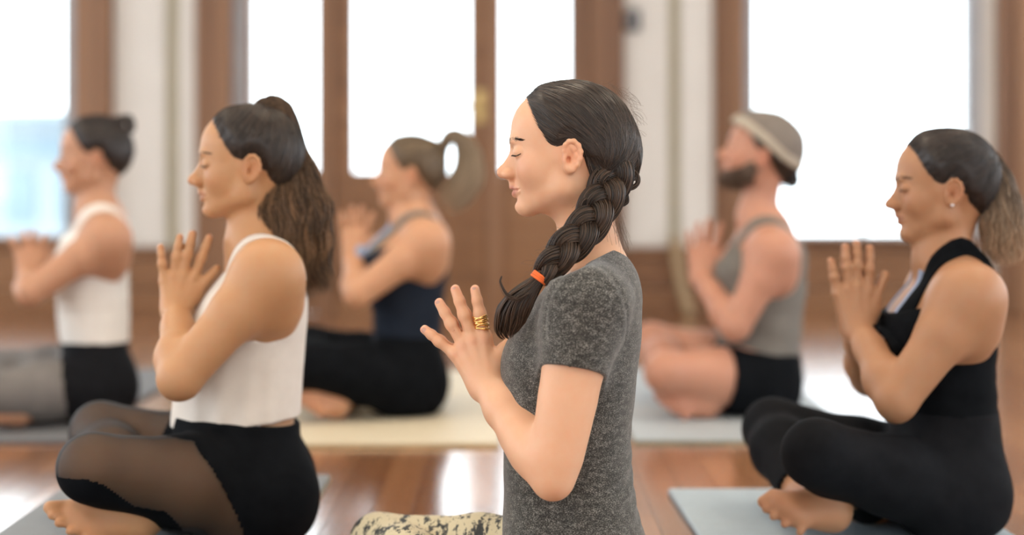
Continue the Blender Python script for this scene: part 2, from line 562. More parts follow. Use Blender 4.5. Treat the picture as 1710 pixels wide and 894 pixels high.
def prim_d(p, P):
    if p.kind in ('cone', 'capped'):
        a, b, ra, rb = p.a
        ba = b - a
        pa = P - a
        t = np.clip((pa @ ba) / max(float(ba @ ba), 1e-9), 0, 1)
        q = pa - t[..., None] * ba
        d = np.sqrt((q * q).sum(-1)) - (ra + t * (rb - ra))
        if p.kind == 'capped':
            d = np.maximum(d, ((P - b) @ ba) / math.sqrt(float(ba @ ba)))
        return d
    if p.kind == 'ell':
        c, r, ax = p.a
        q = (P - c) @ ax.T
        q1 = q / r
        k0 = np.sqrt((q1 * q1).sum(-1)) + 1e-6
        q2 = q1 / r
        k1 = np.sqrt((q2 * q2).sum(-1)) + 1e-6
        return k0 * (k0 - 1) / k1
    zz, xc, rx, hw, yc, n = p.a
    z = P[..., 2]
    cx = np.interp(z, zz, xc); ax_ = np.interp(z, zz, rx); ay = np.interp(z, zz, hw)
    u = np.abs(P[..., 0] - cx) / ax_; v = np.abs(P[..., 1] - yc) / ay
    g = (u ** n + v ** n + 1e-9) ** (1 / n)
    d2 = (g - 1) * np.minimum(ax_, ay)
    zm = (zz[0] + zz[-1]) / 2; hz = (zz[-1] - zz[0]) / 2
    dz = np.abs(z - zm) - hz
    k = .05
    h = np.maximum(k - np.abs(d2 - dz), 0) / k
    return np.maximum(d2, dz) + h * h * k * .25


def smin(a, b, k):
    h = np.maximum(k - np.abs(a - b), 0) / k
    return np.minimum(a, b) - h * h * k * .25


class SDF:
    def __init__(s, prims, inset=None, off=0.0, cuts=(), disp=None, tagcut=None):
        s.tagcut = tagcut or {}
        s.prims = prims; s.inset = inset or {}; s.off = off; s.cuts = list(cuts); s.disp = disp

    def outer(s, P, rad=0.0, margin=None):
        """P (nb,m,3), block radius rad"""
        nb, m, _ = P.shape
        d = np.full((nb, m), .5, np.float32)
        cen = P.mean(1) if m > 1 else P[:, 0]
        runs = None
        if m == 1 and margin is not None and nb > 2000:
            # consecutive points share a cell: cull per run, not per point
            step = 32
            st = np.arange(0, nb, step)
            lo_ = np.minimum.reduceat(cen, st); hi_ = np.maximum.reduceat(cen, st)
            rc = (lo_ + hi_) / 2; rr = np.linalg.norm(hi_ - lo_, axis=1) / 2
            runs = np.diff(np.append(st, nb))
        for p in s.prims:
            if margin is not None:
                w = p.R + p.k + margin + rad
                if runs is not None:
                    rm_ = ((rc - p.c) ** 2).sum(1) < (w + rr) ** 2
                    if not rm_.any(): continue
                    msk = np.flatnonzero(np.repeat(rm_, runs))
                else:
                    msk = ((cen - p.c) ** 2).sum(1) < w * w
                    if not msk.any(): continue
                Q = P[msk]; cur = d[msk]
            else:
                msk = slice(None); Q = P; cur = d
            x = prim_d(p, Q) + s.inset.get(p.tag, 0.0)
            if p.tag in s.tagcut: x = np.maximum(x, s.tagcut[p.tag](Q))
            if p.op == 'u': r = smin(cur, x, p.k)
            else: r = -smin(-cur, x, p.k)
            d[msk] = r
        d = d - s.off
        if s.disp is not None:
            d = d + s.disp(P)
        return d

    def full(s, P, rad=0.0, margin=None):
        if P.shape[0] * P.shape[1] > 16000:
            return np.concatenate(list(POOL.map(lambda q: s.full1(q, rad, margin), np.array_split(P, 8))))
        return s.full1(P, rad, margin)

    def full1(s, P, rad=0.0, margin=None):
        d = s.outer(P, rad, margin)
        for c in s.cuts:
            d = np.maximum(d, c(P))
        return d

    def at(s, P, outer=False, margin=.012):
        Q = np.asarray(P, np.float32)[:, None, :]
        if outer and len(Q) > 16000:
            return np.concatenate(list(POOL.map(lambda q: s.outer(q, 0, margin), np.array_split(Q, 8))))[:, 0]
        return (s.outer(Q, 0, margin) if outer else s.full(Q, 0, margin))[:, 0]

    def grad(s, P, e=8e-4, outer=False):
        K = np.array([[1, -1, -1], [-1, -1, 1], [-1, 1, -1], [1, 1, 1]], np.float32)
        g = 0
        for k in K:
            g = g + k * s.at(P + e * k, outer)[:, None]
        return g / (4 * e)

    def project(s, V, it=2, outer=False, maxstep=.006):
        V = np.asarray(V, np.float32)
        e = np.float32(7e-4)
        order = np.lexsort(np.floor(V / .05).T) if len(V) > 4000 else np.arange(len(V))
        V = V[order]
        for _ in range(it):
            n = len(V)
            d = s.at(V, outer)
            g = np.empty_like(V)
            for k in range(3):
                o = np.zeros(3, np.float32); o[k] = e
                g[:, k] = (s.at(V + o, outer) - d) / e
            g2 = (g * g).sum(1)
            stp = -(d / np.maximum(g2, .15))[:, None] * g
            ln = np.linalg.norm(stp, axis=1, keepdims=True)
            stp *= np.minimum(1, maxstep / (ln + 1e-9))
            V = V + stp
        out = np.empty_like(V); out[order] = V
        return out


def mesh_sdf(s, h, proj=1):
    lo = np.min([p.c - p.R for p in s.prims if p.op == 'u'], 0) - .02 - s.off
    hi = np.max([p.c + p.R for p in s.prims if p.op == 'u'], 0) + .02 + s.off
    B = 8
    nbk = np.ceil((hi - lo) / (B * h)).astype(int)
    bs = B * h
    I = np.stack(np.meshgrid(*[np.arange(n) for n in nbk], indexing='ij'), -1).reshape(-1, 3)
    cen = (lo + (I + .5) * bs).astype(np.float32)
    dc = s.full(cen[:, None, :])[:, 0]
    keep = np.abs(dc) < bs * .87 * 1.45 + .004
    n = nbk * B
    G = np.repeat(np.repeat(np.repeat(np.where(dc < 0, -1., 1.).astype(np.float32).reshape(nbk), B, 0), B, 1), B, 2)
    Ik = I[keep]
    loc = np.stack(np.meshgrid(*[np.arange(B)] * 3, indexing='ij'), -1).reshape(-1, 3)
    for i0 in range(0, len(Ik), 2500):
        Ic = Ik[i0:i0 + 2500]
        vi = Ic[:, None, :] * B + loc[None]
        Pp = (lo + vi * h).astype(np.float32)
        d = s.full(Pp, bs * .87, .012)
        G[vi[..., 0], vi[..., 1], vi[..., 2]] = d
    # surface nets
    S = G < 0
    c8 = np.zeros(tuple(n - 1), np.int8)
    for a in (0, 1):
        for b_ in (0, 1):
            for c in (0, 1):
                c8 += S[a:n[0] - 1 + a, b_:n[1] - 1 + b_, c:n[2] - 1 + c]
    act = np.argwhere((c8 > 0) & (c8 < 8))
    vid = np.full(tuple(n - 1), -1, np.int32)
    vid[act[:, 0], act[:, 1], act[:, 2]] = np.arange(len(act))
    acc = np.zeros((len(act), 3)); cnt = np.zeros(len(act))
    cor = [(a, b_, c) for a in (0, 1) for b_ in (0, 1) for c in (0, 1)]
    val = {c: G[act[:, 0] + c[0], act[:, 1] + c[1], act[:, 2] + c[2]] for c in cor}
    for c in cor:
        for ax in range(3):
            if c[ax] == 0:
                c2 = list(c); c2[ax] = 1; c2 = tuple(c2)
                v0, v1 = val[c], val[c2]
                m_ = (v0 < 0) != (v1 < 0)
                t = np.where(m_, v0 / np.where(m_, v0 - v1, 1), 0)
                p0 = np.array(c, float); e = np.zeros(3); e[ax] = 1
                acc += np.where(m_[:, None], p0 + t[:, None] * e, 0); cnt += m_
    V = (lo + (act + acc / cnt[:, None]) * h).astype(np.float32)
    quads = []
    for ax in range(3):
        sl0 = [slice(1, n[k] - 1) for k in range(3)]; sl1 = list(sl0)
        sl0[ax] = slice(0, n[ax] - 1); sl1[ax] = slice(1, n[ax])
        A, B_ = S[tuple(sl0)], S[tuple(sl1)]
        e = np.argwhere(A != B_)
        sg = A[e[:, 0], e[:, 1], e[:, 2]]
        off = np.ones(3, int); off[ax] = 0
        e = e + off
        u, w = (ax + 1) % 3, (ax + 2) % 3
        def cell(du, dw):
            q = e.copy(); q[:, u] -= du; q[:, w] -= dw
            return vid[q[:, 0], q[:, 1], q[:, 2]]
        Q = np.stack([cell(0, 0), cell(1, 0), cell(1, 1), cell(0, 1)], 1)
        Q[~sg] = Q[~sg][:, ::-1]
        quads.append(Q)
    Q = np.vstack(quads)
    Q = Q[(Q >= 0).all(1)]
    if proj:
        V = s.project(V, proj)
    return V, Q


def refine(V, T, inside):
    """split triangles whose vertices lie in the region (1->4, neighbours 1->2)"""
    E = np.sort(np.vstack([T[:, [0, 1]], T[:, [1, 2]], T[:, [2, 0]]]), 1)
    Eu, inv = np.unique(E, axis=0, return_inverse=True)
    inv = inv.reshape(3, -1)
    mk = inside[Eu[:, 0]] & inside[Eu[:, 1]]
    nid = np.full(len(Eu), -1); nid[mk] = len(V) + np.arange(mk.sum())
    V2 = np.vstack([V, (V[Eu[mk, 0]] + V[Eu[mk, 1]]) / 2])
    m = nid[inv].T                      # per triangle new vertex on edges 01,12,20
    c = (m >= 0).sum(1)
    out = [T[c == 0]]
    t = T[c == 3]; q = m[c == 3]
    out += [np.stack([t[:, 0], q[:, 0], q[:, 2]], 1), np.stack([q[:, 0], t[:, 1], q[:, 1]], 1), np.stack([q[:, 2], q[:, 1], t[:, 2]], 1), q]
    for k in range(3):
        s_ = (c == 1) & (m[:, k] >= 0)
        t = T[s_]; n_ = m[s_, k]; a, b_, d = t[:, k], t[:, (k + 1) % 3], t[:, (k + 2) % 3]
        out += [np.stack([a, n_, d], 1), np.stack([n_, b_, d], 1)]
    return V2, np.vstack(out)


def cloth(name, sdf, h, mats, parent, lip=.004, matfn=None, colfn=None):
    V, Q = mesh_sdf(sdf, h)
    if sdf.cuts:
        o = sdf.at(V, True)
        Q = Q[o[Q].min(1) > -lip - h * .8]
    used = np.unique(Q); rm = np.full(len(V), -1); rm[used] = np.arange(len(used))
    V = V[used]; Q = rm[Q]
    me = np_mesh(name, V, Q)
    if not isinstance(mats, (list, tuple)): mats = [mats]
    for mm in mats: me.materials.append(mm)
    if matfn is not None:
        cen = V[Q].mean(1)
        me.polygons.foreach_set('material_index', matfn(cen).astype(np.int32))
    if colfn is not None:
        set_col(me, colfn(V))
    ob = link(name, me, mats, parent, True)
    return ob


def plane_cut(p, n):
    p = np.asarray(p, np.float32); n = np.asarray(n, np.float32); n = n / np.linalg.norm(n)
    return lambda P: (P - p) @ n


def norm(v):
    v = np.asarray(v, float); return v / np.linalg.norm(v)


# ------------------------------------------------------------------ head
HAIR_W = [-.12, -.085, -.05, -.02, .000, .010, .03, .045, .07, .093, .14]
HAIR_U = [-.085, -.065, -.045, -.034, -.028, .027, .040, .050, .062, .072, .085]


class Head:
    def __init__(s, nose, pitch, sc, D, yaw=0.0, nose_len=1.0, male=False, roll=0.0):
        th = math.radians(pitch); yw = math.radians(yaw)
        Fw = np.array([-math.cos(th), 0, math.sin(th)]); U = np.array([math.sin(th), 0, math.cos(th)]); L = np.array([0., -1, 0])
        Rz = np.array([[math.cos(yw), -math.sin(yw), 0], [math.sin(yw), math.cos(yw), 0], [0, 0, 1]])
        s.F, s.L, s.U = Rz @ Fw, Rz @ L, Rz @ U
        s.sc = sc; s.D = D; s.male = male
        s.ax = np.stack([s.F, s.L, s.U])
        nt_ = Pt(nose[0], nose[1], D)
        s.E = nt_ - sc * (.1215 * s.F - .023 * s.U)

    def p(s, u, v, w):
        return s.E + s.sc * (u * s.F + v * s.L + w * s.U)

    def local(s, P):
        return ((P - s.E.astype(np.float32)) @ s.ax.T.astype(np.float32)) / s.sc

    def e(s, c, r, k, tg='head', op='u', tilt=0.0, axis=1):
        ax = s.ax
        if tilt:
            a = math.radians(tilt); c_, s_ = math.cos(a), math.sin(a)
            if axis == 1: R = np.array([[c_, 0, s_], [0, 1, 0], [-s_, 0, c_]])
            elif axis == 2: R = np.array([[c_, s_, 0], [-s_, c_, 0], [0, 0, 1]])
            else: R = np.array([[1, 0, 0], [0, c_, s_], [0, -s_, c_]])
            ax = R @ s.ax
        return ell(s.p(*c), np.array(r) * s.sc, ax, k * s.sc, tg, op)

    def c(s, a, b, ra, rb, k, tg='head', op='u'):
        return cone(s.p(*a), s.p(*b), ra * s.sc, rb * s.sc, k * s.sc, tg, op)

    def skull(s):
        return [s.e((-.007, 0, .043), (.0935, .072, .080), .02, 'skull'),
                s.e((.040, 0, .048), (.053, .056, .056), .03, 'skull'),
                s.e((-.045, 0, .010), (.048, .056, .050), .03, 'skull')]

    def prims(s):
        r = s.skull()
        r += [s.e((.038, 0, -.012), (.0500, .055, .062), .03),
              s.e((.034, 0, -.045), (.045, .043, .044), .025),
              s.c((.0880, -.027, .029), (.0880, .027, .029), .0072, .0072, .016)]
        for g in (-1, 1):
            r += [s.c((.008, g * .050, -.046), (.0685, g * .013, -.080), .013, .0120, .024),
                  s.c((.008, g * .054, .0), (.008, g * .050, -.048), .013, .013, .03),
                  s.e((.056, g * .036, -.018), (.026, .021, .024), .022),
                  s.e((.1035, g * .031, .0105), (.0135, .018, .0105), .012, op='s'),
                  s.e((.0790, g * .0305, .0100), (.0140, .0160, .0120), .005)]
        ch = .004 if s.male else 0
        r += [s.e((.0735 + ch, 0, -.080), (.0155, .016, .0130), .014),
              s.e((.0660, 0, -.049), (.0215, .025, .025), .016),
              s.e((.0965, 0, -.0685), (.0075, .016, .0045), .010, op='s'),
              # nose
              s.c((.0850, 0, .019), (.1090, 0, -.0195), .0062, .0075, .011),
              s.c((.1095, 0, -.0195), (.1125, 0, -.0232), .0075, .0082, .006),
              s.c((.078, 0, .016), (.094, 0, -.021), .0085, .0115, .010),
              s.c((.108, 0, -.026), (.094, 0, -.033), .0055, .0055, .008)]
        for g in (-1, 1):
            r += [s.e((.1010, g * .0105, -.0265), (.0095, .0062, .0070), .007),
                  s.e((.1040, g * .0060, -.0325), (.0052, .0028, .0030), .002, op='s'),
                  # upper and lower lips
                  s.c((.0930, g * .0025, -.0478), (.0820, g * .022, -.0520), .0056, .0030, .004, 'lip'),
                  s.c((.0890, g * .002, -.0588), (.0810, g * .020, -.0545), .0062, .0032, .004, 'lip')]
        r += [s.c((.0965, 0, -.0405), (.0940, 0, -.0445), .003, .0035, .008)]
        # line between the lips, from the middle to each corner
        for g in (-1, 1):
            r += [s.c((.0965, 0, -.0533), (.0935, g * .010, -.0530), .0016, .0015, .0025, 'lip', 's'),
                  s.c((.0935, g * .010, -.0530), (.0855, g * .0225, -.0525), .0015, .0014, .0025, 'lip', 's'),
                  s.c((.0860, g * .0225, -.0525), (.0820, g * .027, -.0512), .0014, .0010, .003, 'lip', 's')]
        # ears
        S_e, S_c = s.e, s.c
        kf = .90
        tr = lambda q: (-.006 + (q[0] + .006) * kf, q[1], .003 + (q[2] - .003) * kf)
        sc_ = lambda r_: (r_[0] * kf, r_[1], r_[2] * kf)
        for g in (-1, 1):
            t = 10
            r += [S_e(tr((-.002, g * .068, -.002)), sc_((.012, .012, .022)), .008, 'ear', tilt=t),
                  S_e(tr((-.0065, g * .0790, .004)), sc_((.0165, .0052, .0265)), .006, 'ear', tilt=t),
                  S_e(tr((-.001, g * .0775, -.0195)), sc_((.0080, .0046, .0090)), .008, 'ear', tilt=t),
                  S_e(tr((-.0050, g * .0860, .0015)), sc_((.0100, .0060, .0190)), .003, 'ear', 's', tilt=t)]
            rim = [(.0060, .0765, .004), (.0085, .0790, .014), (.0070, .0812, .0235), (.0005, .0828, .0300), (-.0085, .0838, .0305), (-.0170, .0845, .0230), (-.0212, .0845, .011), (-.0200, .0835, -.002), (-.0150, .0820, -.013), (-.0080, .0800, -.0215)]
            for a, b_ in zip(rim[:-1], rim[1:]):
                r.append(S_c(tr((a[0], g * a[1], a[2])), tr((b_[0], g * b_[1], b_[2])), .0034, .0034, .0035, 'ear'))
            ah = [(-.002, .0805, .0215), (-.0085, .0815, .0150), (-.0125, .0815, .004), (-.0105, .0805, -.0075), (-.0045, .0795, -.0135)]
            for a, b_ in zip(ah[:-1], ah[1:]):
                r.append(S_c(tr((a[0], g * a[1], a[2])), tr((b_[0], g * b_[1], b_[2])), .0022, .0024, .004, 'ear'))
            r.append(S_e(tr((.0070, g * .0785, -.0035)), sc_((.0040, .0040, .0060)), .005, 'ear'))
            r.append(S_e(tr((.0010, g * .0830, -.0035)), sc_((.0042, .009, .0065)), .003, 'ear', 's'))
        return r

    def hair_cut(s, HW=HAIR_W, HU=HAIR_U, back=.0):
        def f(P):
            q = s.local(P)
            c = (q[..., 0] - np.interp(q[..., 2], HW, HU)) * .75
            ear = np.minimum(.0, 0) + (1 - np.sqrt(((q[..., 0] + .006) / .017) ** 2 + ((q[..., 2] - .002) / .026) ** 2)) * .017
            return np.maximum(c + back, ear) * s.sc
        return f

    def hair_sdf(s, thick=.008, HW=HAIR_W, HU=HAIR_U, extra=()):
        cut = s.hair_cut(HW, HU, .0035)
        def disp(P):
            c = -cut(P)
            t = np.clip(c / .022, 0, 1)
            return -(.0016 + (thick - .0016) * t * t * (3 - 2 * t)) * s.sc
        return SDF(s.skull() + list(extra), off=0, cuts=[cut], disp=disp)


def strand_mesh(name, paths, radii, mat, parent, sides=4, shade=None, kind='stuff'):
    V, q, sid = tubes(paths, radii, sides)
    me = np_mesh(name, V, q)
    n = len(paths)
    sh = rng.random(n) if shade is None else shade
    if np.ndim(sh) == 1: c = sh[sid]
    else: c = np.repeat(np.asarray(sh).reshape(-1), sides)
    set_col(me, np.repeat(c[:, None], 3, 1))
    ob = link(name, me, mat, parent, True)
    if kind: ob['kind'] = kind
    return ob


def hair_cap(H, mat, parent, target, thick=.008, n=520, HW=HAIR_W, HU=HAIR_U, h=.003, rad=.0011, extra=(), seg=16, lift=.0004, sweep=.0):
    sd = H.hair_sdf(thick, HW, HU, extra)
    cap = cloth('hair', sd, h, mat, parent, lip=.002, colfn=lambda V: np.repeat((.22 + .1 * rng.random(len(V)))[:, None], 3, 1))
    V = np.array([v.co[:] for v in cap.data.vertices], np.float32)
    d = -H.hair_cut(HW, HU)(V)
    w = np.exp(-d / (.018 * H.sc)) + .22
    idx = rng.choice(len(V), n, p=w / w.sum(), replace=False)
    st = V[idx]
    t = np.linspace(0, 1, seg)[None, :, None]
    if callable(target):
        tg = target(H.local(st)).astype(np.float32)
    else:
        tg = np.tile(np.asarray(target, np.float32), (n, 1))
    tg = tg + rng.normal(0, .005, (n, 3)).astype(np.float32)
    fwd = st - tg; fwd /= np.linalg.norm(fwd, axis=1, keepdims=True) + 1e-6
    edge = np.exp(-d[idx] / (.006 * H.sc))[:, None]
    st = st + fwd * (edge * rng.uniform(.000, .011, (n, 1)) * H.sc)
    paths = st[:, None, :] * (1 - t) + tg[:, None, :] * t
    cen = H.p(-.01, 0, .035)
    # push the chord out to the scalp, then settle on the hair surface
    dirv = paths - cen
    r0 = np.linalg.norm(st - cen, axis=1)[:, None, None]; r1 = np.linalg.norm(tg - cen, axis=1)[:, None, None]
    ln = np.linalg.norm(dirv, axis=2, keepdims=True)
    paths = cen + dirv / (ln + 1e-6) * np.maximum(ln, (r0 * (1 - t) + r1 * t) * .97)
    if sweep:
        paths[:, :, 2] -= sweep * np.sin(np.pi * t[..., 0]) * 1.0
    # comb round the ears: over the top, or behind
    ql = H.local(paths.reshape(-1, 3).astype(np.float32)).reshape(n, seg, 3).astype(float)
    uu = (ql[..., 0] + .006) / .024
    top_ = .003 + .033 * np.sqrt(np.clip(1 - uu * uu, 0, 1))
    ins = (np.abs(uu) < 1) & (ql[..., 2] < top_) & (ql[..., 2] > -.035)
    ql[..., 2] = np.where(ins, top_ + .001, ql[..., 2])
    for _ in range(2):
        ql[:, 1:-1] = (ql[:, :-2] + 2 * ql[:, 1:-1] + ql[:, 2:]) / 4
    paths = (H.E + H.sc * (ql @ H.ax)).reshape(n, seg, 3)
    flat = paths[:, :-3].reshape(-1, 3)
    flat = sd.project(flat, 4, outer=True, maxstep=.02)
    g = sd.grad(flat, outer=True); g /= np.linalg.norm(g, axis=1, keepdims=True) + 1e-6
    lf = np.repeat(rng.uniform(-rad * .5, rad * .55, n), seg - 3)[:, None]
    lf = np.where(np.tile(np.arange(seg - 3), n)[:, None] == 0, -.0012, lf)
    paths[:, :-3] = (flat + g * (lf + lift)).reshape(n, seg - 3, 3)
    # smooth along the strand
    for _ in range(2):
        paths[:, 1:-1] = (paths[:, :-2] + 2 * paths[:, 1:-1] + paths[:, 2:]) / 4
    ql = H.local(paths[:, :-2].reshape(-1, 3).astype(np.float32)).reshape(n, seg - 2, 3)
    stray = ((ql[..., 2] < -.028) & (ql[..., 0] > -.040)).any(1)
    paths = paths[~stray]; n = len(paths)
    rr = rad * np.array([.2, .7] + [1.] * (seg - 3) + [.5])[None, :] * rng.uniform(.6, 1.25, (n, 1))
    strand_mesh('hair_strands', paths, rr, mat, cap, 4, rng.random(n) ** 1.6)
    return cap, sd


# ------------------------------------------------------------------ hands, arms, legs, feet
def mirror(p, D):
    q = np.array(p, float); q[1] = 2 * D - q[1]; return q


def finger(b, t, r0, r1, D, curl, tg='hand'):
    """three phalanges from knuckle b to tip t, bent gently at each joint"""
    b = np.asarray(b, float); t = np.asarray(t, float)
    sgn = -1 if b[1] < D else 1
    o = np.array([0, sgn, 0.]) * curl
    L_ = np.linalg.norm(t - b); ax_ = (t - b) / L_
    t = t - ax_ * r1
    j1 = b + (t - b) * .50 + o
    j2 = b + (t - b) * .77 + o * .8
    ra = r0 + (r1 - r0) * .45; rb_ = r0 + (r1 - r0) * .75
    return [cone(b, j1, r0, ra, .008, tg), cone(j1, j1 + (j2 - j1) * .15, ra * 1.03, ra, .006, tg), cone(j1, j2, ra, rb_, .004, tg), cone(j2, t, rb_ * 1.02, r1, .004, tg)]


def hand(spec, D, s=1.0, mir=False, dy_p=-.0165):
    """spec: px of wrist, four knuckles (index..little), four tips, thumb (root, knuckle, tip)"""
    f = (lambda q: mirror(q, D)) if mir else (lambda q: q)
    J = lambda q, dy: f(Pt(q[0], q[1], D + dy))
    w = J(spec['wrist'], spec.get('wdy', -.030))
    out = []
    rk = [.0108, .0112, .0105, .0096]
    r0 = [.0098, .0100, .0094, .0084]; r1 = [.0071, .0072, .0069, .0062]
    for i in range(4):
        k = J(spec['k'][i], dy_p - .002 * (i in (1, 2)))
        wi = w + (k - J(spec['k'][1], dy_p)) * .34
        out.append(cone(wi, k, .0165 * s, rk[i] * s, .016, 'hand'))
        sg = 1 if mir else -1
        up_ = np.array([0, sg, 0.])
        out.append(cone(wi + (k - wi) * .3 + up_ * .0135 * s, k + up_ * .0088 * s, .0018 * s, .0026 * s, .006, 'hand'))
        out.append(cone(k + up_ * .0068 * s, k + up_ * .0075 * s, .0052 * s, .005 * s, .006, 'hand'))
    for i in range(4):
        k = J(spec['k'][i], dy_p); t = J(spec['t'][i], spec.get('tdy', -.0085))
        out += finger(k, t, r0[i] * s, r1[i] * s, D, .0035, 'hand')
    if 'th' in spec:
        a, b_, t = [J(q, dy) for q, dy in zip(spec['th'], (-.020, -.016, -.012))]
        out += [cone(w + (a - w) * .25, a, .017 * s, .0145 * s, .016, 'hand'), cone(a, b_, .0145 * s, .0100 * s, .012, 'hand'), cone(b_, t, .0098 * s, .0075 * s, .004, 'hand')]
    return out, w


def arm(sh, el, w, rs, re, rw, k_sh=.035, bulge=.0):
    sh, el, w = map(lambda q: np.asarray(q, float), (sh, el, w))
    m1 = sh + (el - sh) * .35
    f1 = el + (w - el) * .28
    f2 = el + (w - el) * .72
    return [cone(sh, m1, rs, rs * .96, k_sh, 'arm'), cone(m1, el, rs * .95, re, .02, 'arm'),
            cone(el, f1, re * .98, re * 1.04, .012, 'fore'), cone(f1, f2, re * 1.04, rw * 1.12, .02, 'fore'), cone(f2, w, rw * 1.12, rw, .02, 'fore')]


def leg(hip, knee, ankle, rh, rk, ra, side=''):
    hip, knee, ankle = map(lambda q: np.asarray(q, float), (hip, knee, ankle))
    m1 = hip + (knee - hip) * .5
    c1 = knee + (ankle - knee) * .32
    return [cone(hip, m1, rh, rh * .62 + rk * .42, .06, 'thigh'), cone(m1, knee, rh * .62 + rk * .42, rk, .03, 'thigh'),
            cone(knee, c1, rk * .98, rk * .98, .02, 'shin'), cone(c1, ankle, rk * .98, ra, .03, 'shin')]


def foot(ankle, heel, ball, toes, s=1.0, up=(0, 0, 1)):
    """ankle, heel, ball of the foot, toe direction points (big toe .. little toe)"""
    ankle, heel, ball = map(lambda q: np.asarray(q, float), (ankle, heel, ball))
    toes = [np.asarray(t, float) for t in toes]
    ac = (toes[0] + toes[-1]) / 2
    wv = (toes[0] - toes[-1]) * .5
    out = [cone(ankle, heel, .030 * s, .027 * s, .03, 'foot'), cone(heel, ball + wv * .6, .027 * s, .021 * s, .03, 'foot'), cone(heel, ball - wv * .6, .026 * s, .018 * s, .03, 'foot'),
           cone(ankle, ball, .030 * s, .021 * s, .03, 'foot')]
    for i, t in enumerate(toes):
        b_ = ball + wv * (.9 - .45 * i)
        r = (.0125, .0092, .0088, .0083, .0078)[i] * s
        out.append(cone(b_, t, r * 1.15, r, .007, 'foot'))
    return out


def make_body(name, prims, h, root, base_col, blobs=(), inset=None, refine_lv=(), cuts=()):
    sd = SDF(prims, inset=inset, cuts=cuts)
    V, Q = mesh_sdf(sd, h, 1)
    T = np.vstack([Q[:, [0, 1, 2]], Q[:, [0, 2, 3]]])
    for fn in refine_lv:
        ins = fn(V)
        n0 = len(V)
        V, T = refine(V, T, ins)
        near = np.unique(T[(T >= n0).any(1)])
        V[near] = sd.project(V[near], 1, maxstep=.003)
    me = np_mesh(name, V, None, T)
    C = np.tile(np.asarray(base_col, np.float32), (len(V), 1))
    for (p, r, col, st) in blobs:
        d = np.linalg.norm((V - np.asarray(p, np.float32)) / np.asarray(r, np.float32), axis=1)
        w = (st * np.exp(-d * d * 1.2))[:, None]
        C = C * (1 - w) + np.asarray(col, np.float32) * w
    set_col(me, np.clip(C, 0, 1))
    ob = link(name, me, M['skin'], root, True)
    return ob, sd


def face_blobs(H, base, lipc=(.42, .14, .11), blush=(.62, .24, .16)):
    b = np.array(base)
    out = []
    for g in (-1, 1):
        out += [(H.p(.070, g * .040, -.016), .020, blush, .45), (H.p(-.006, g * .076, .004), .022, b * np.array([1.0, .72, .66]), .6),
                (H.p(.0945, g * .010, -.0495), .0062, lipc, .85), (H.p(.0875, g * .019, -.0520), .0050, lipc, .8), (H.p(.0920, g * .010, -.0570), .0065, lipc, .85),
                (H.p(.102, g * .008, -.027), .009, b * np.array([1, .78, .72]), .5)]
    out.append((H.p(.118, 0, -.024), .010, b * np.array([1, .82, .76]), .5))
    out.append((H.p(.0985, 0, -.0485), .0062, lipc, .85)); out.append((H.p(.0950, 0, -.0585), .0065, lipc, .85))
    return out


def face_details(H, root, browc, sides=(1, -1), n=170):
    """eyebrows and closed-eye lashes as real little hairs"""
    for g in sides:
        # eyebrow: fine hairs lying on the brow ridge
        t = rng.random(n)
        u = np.interp(t, [0, .45, 1], [.0985, .0955, .076]); v = g * np.interp(t, [0, .45, 1], [.010, .028, .047]); w = np.interp(t, [0, .5, 1], [.0265, .0325, .0290]) + rng.normal(0, .0015, n) * (1 - .6 * t)
        P0 = np.array([H.p(a, b_, c) for a, b_, c in zip(u, v, w)])
        P1 = np.array([H.p(a - .004, b_ + g * .006, c + .0014) for a, b_, c in zip(u, v, w)])
        a = H.body.project(P0, 3, maxstep=.02); c = H.body.project(P1, 3, maxstep=.02)
        t3 = np.linspace(0, 1, 4)[None, :, None]
        paths = a[:, None] * (1 - t3) + c[:, None] * t3
        strand_mesh('eyebrow', paths, np.full((n, 4), .00026) * np.array([1, 1, .8, .3]), browc, root, 3)
        # lashes along the closed lid line
        m = 26
        t = np.linspace(0, 1, m)
        u = np.interp(t, [0, .3, .65, 1], [.0925, .0935, .0890, .0785]); v = g * np.interp(t, [0, .3, .65, 1], [.0185, .027, .037, .0450]); w = np.interp(t, [0, .4, .8, 1], [.0070, .0050, .0058, .0080])
        P0 = H.body.project(np.array([H.p(a, b_, c) for a, b_, c in zip(u, v, w)]), 3, maxstep=.02)
        line = P0[None]
        V1 = []
        d1 = H.F * .0040 - H.U * .0022
        for q, tt in zip(P0, t):
            out_ = d1 + H.L * g * .003 * (tt - .2)
            V1.append(np.stack([q, q + out_ * .5, q + out_ + H.U * .0010]))
        lash = strand_mesh('eyelashes', np.array(V1), np.array([[.0005, .0004, .00018]]), browc, root, 3)
        V, q, sid = tubes(line, np.full((1, m), .00075), 5)
        me = np_mesh('lid_line', V, q); set_col(me, np.zeros((len(V), 3)))
        link('lid_line', me, browc, lash, True)


M['skin'] = m_skin('skin')
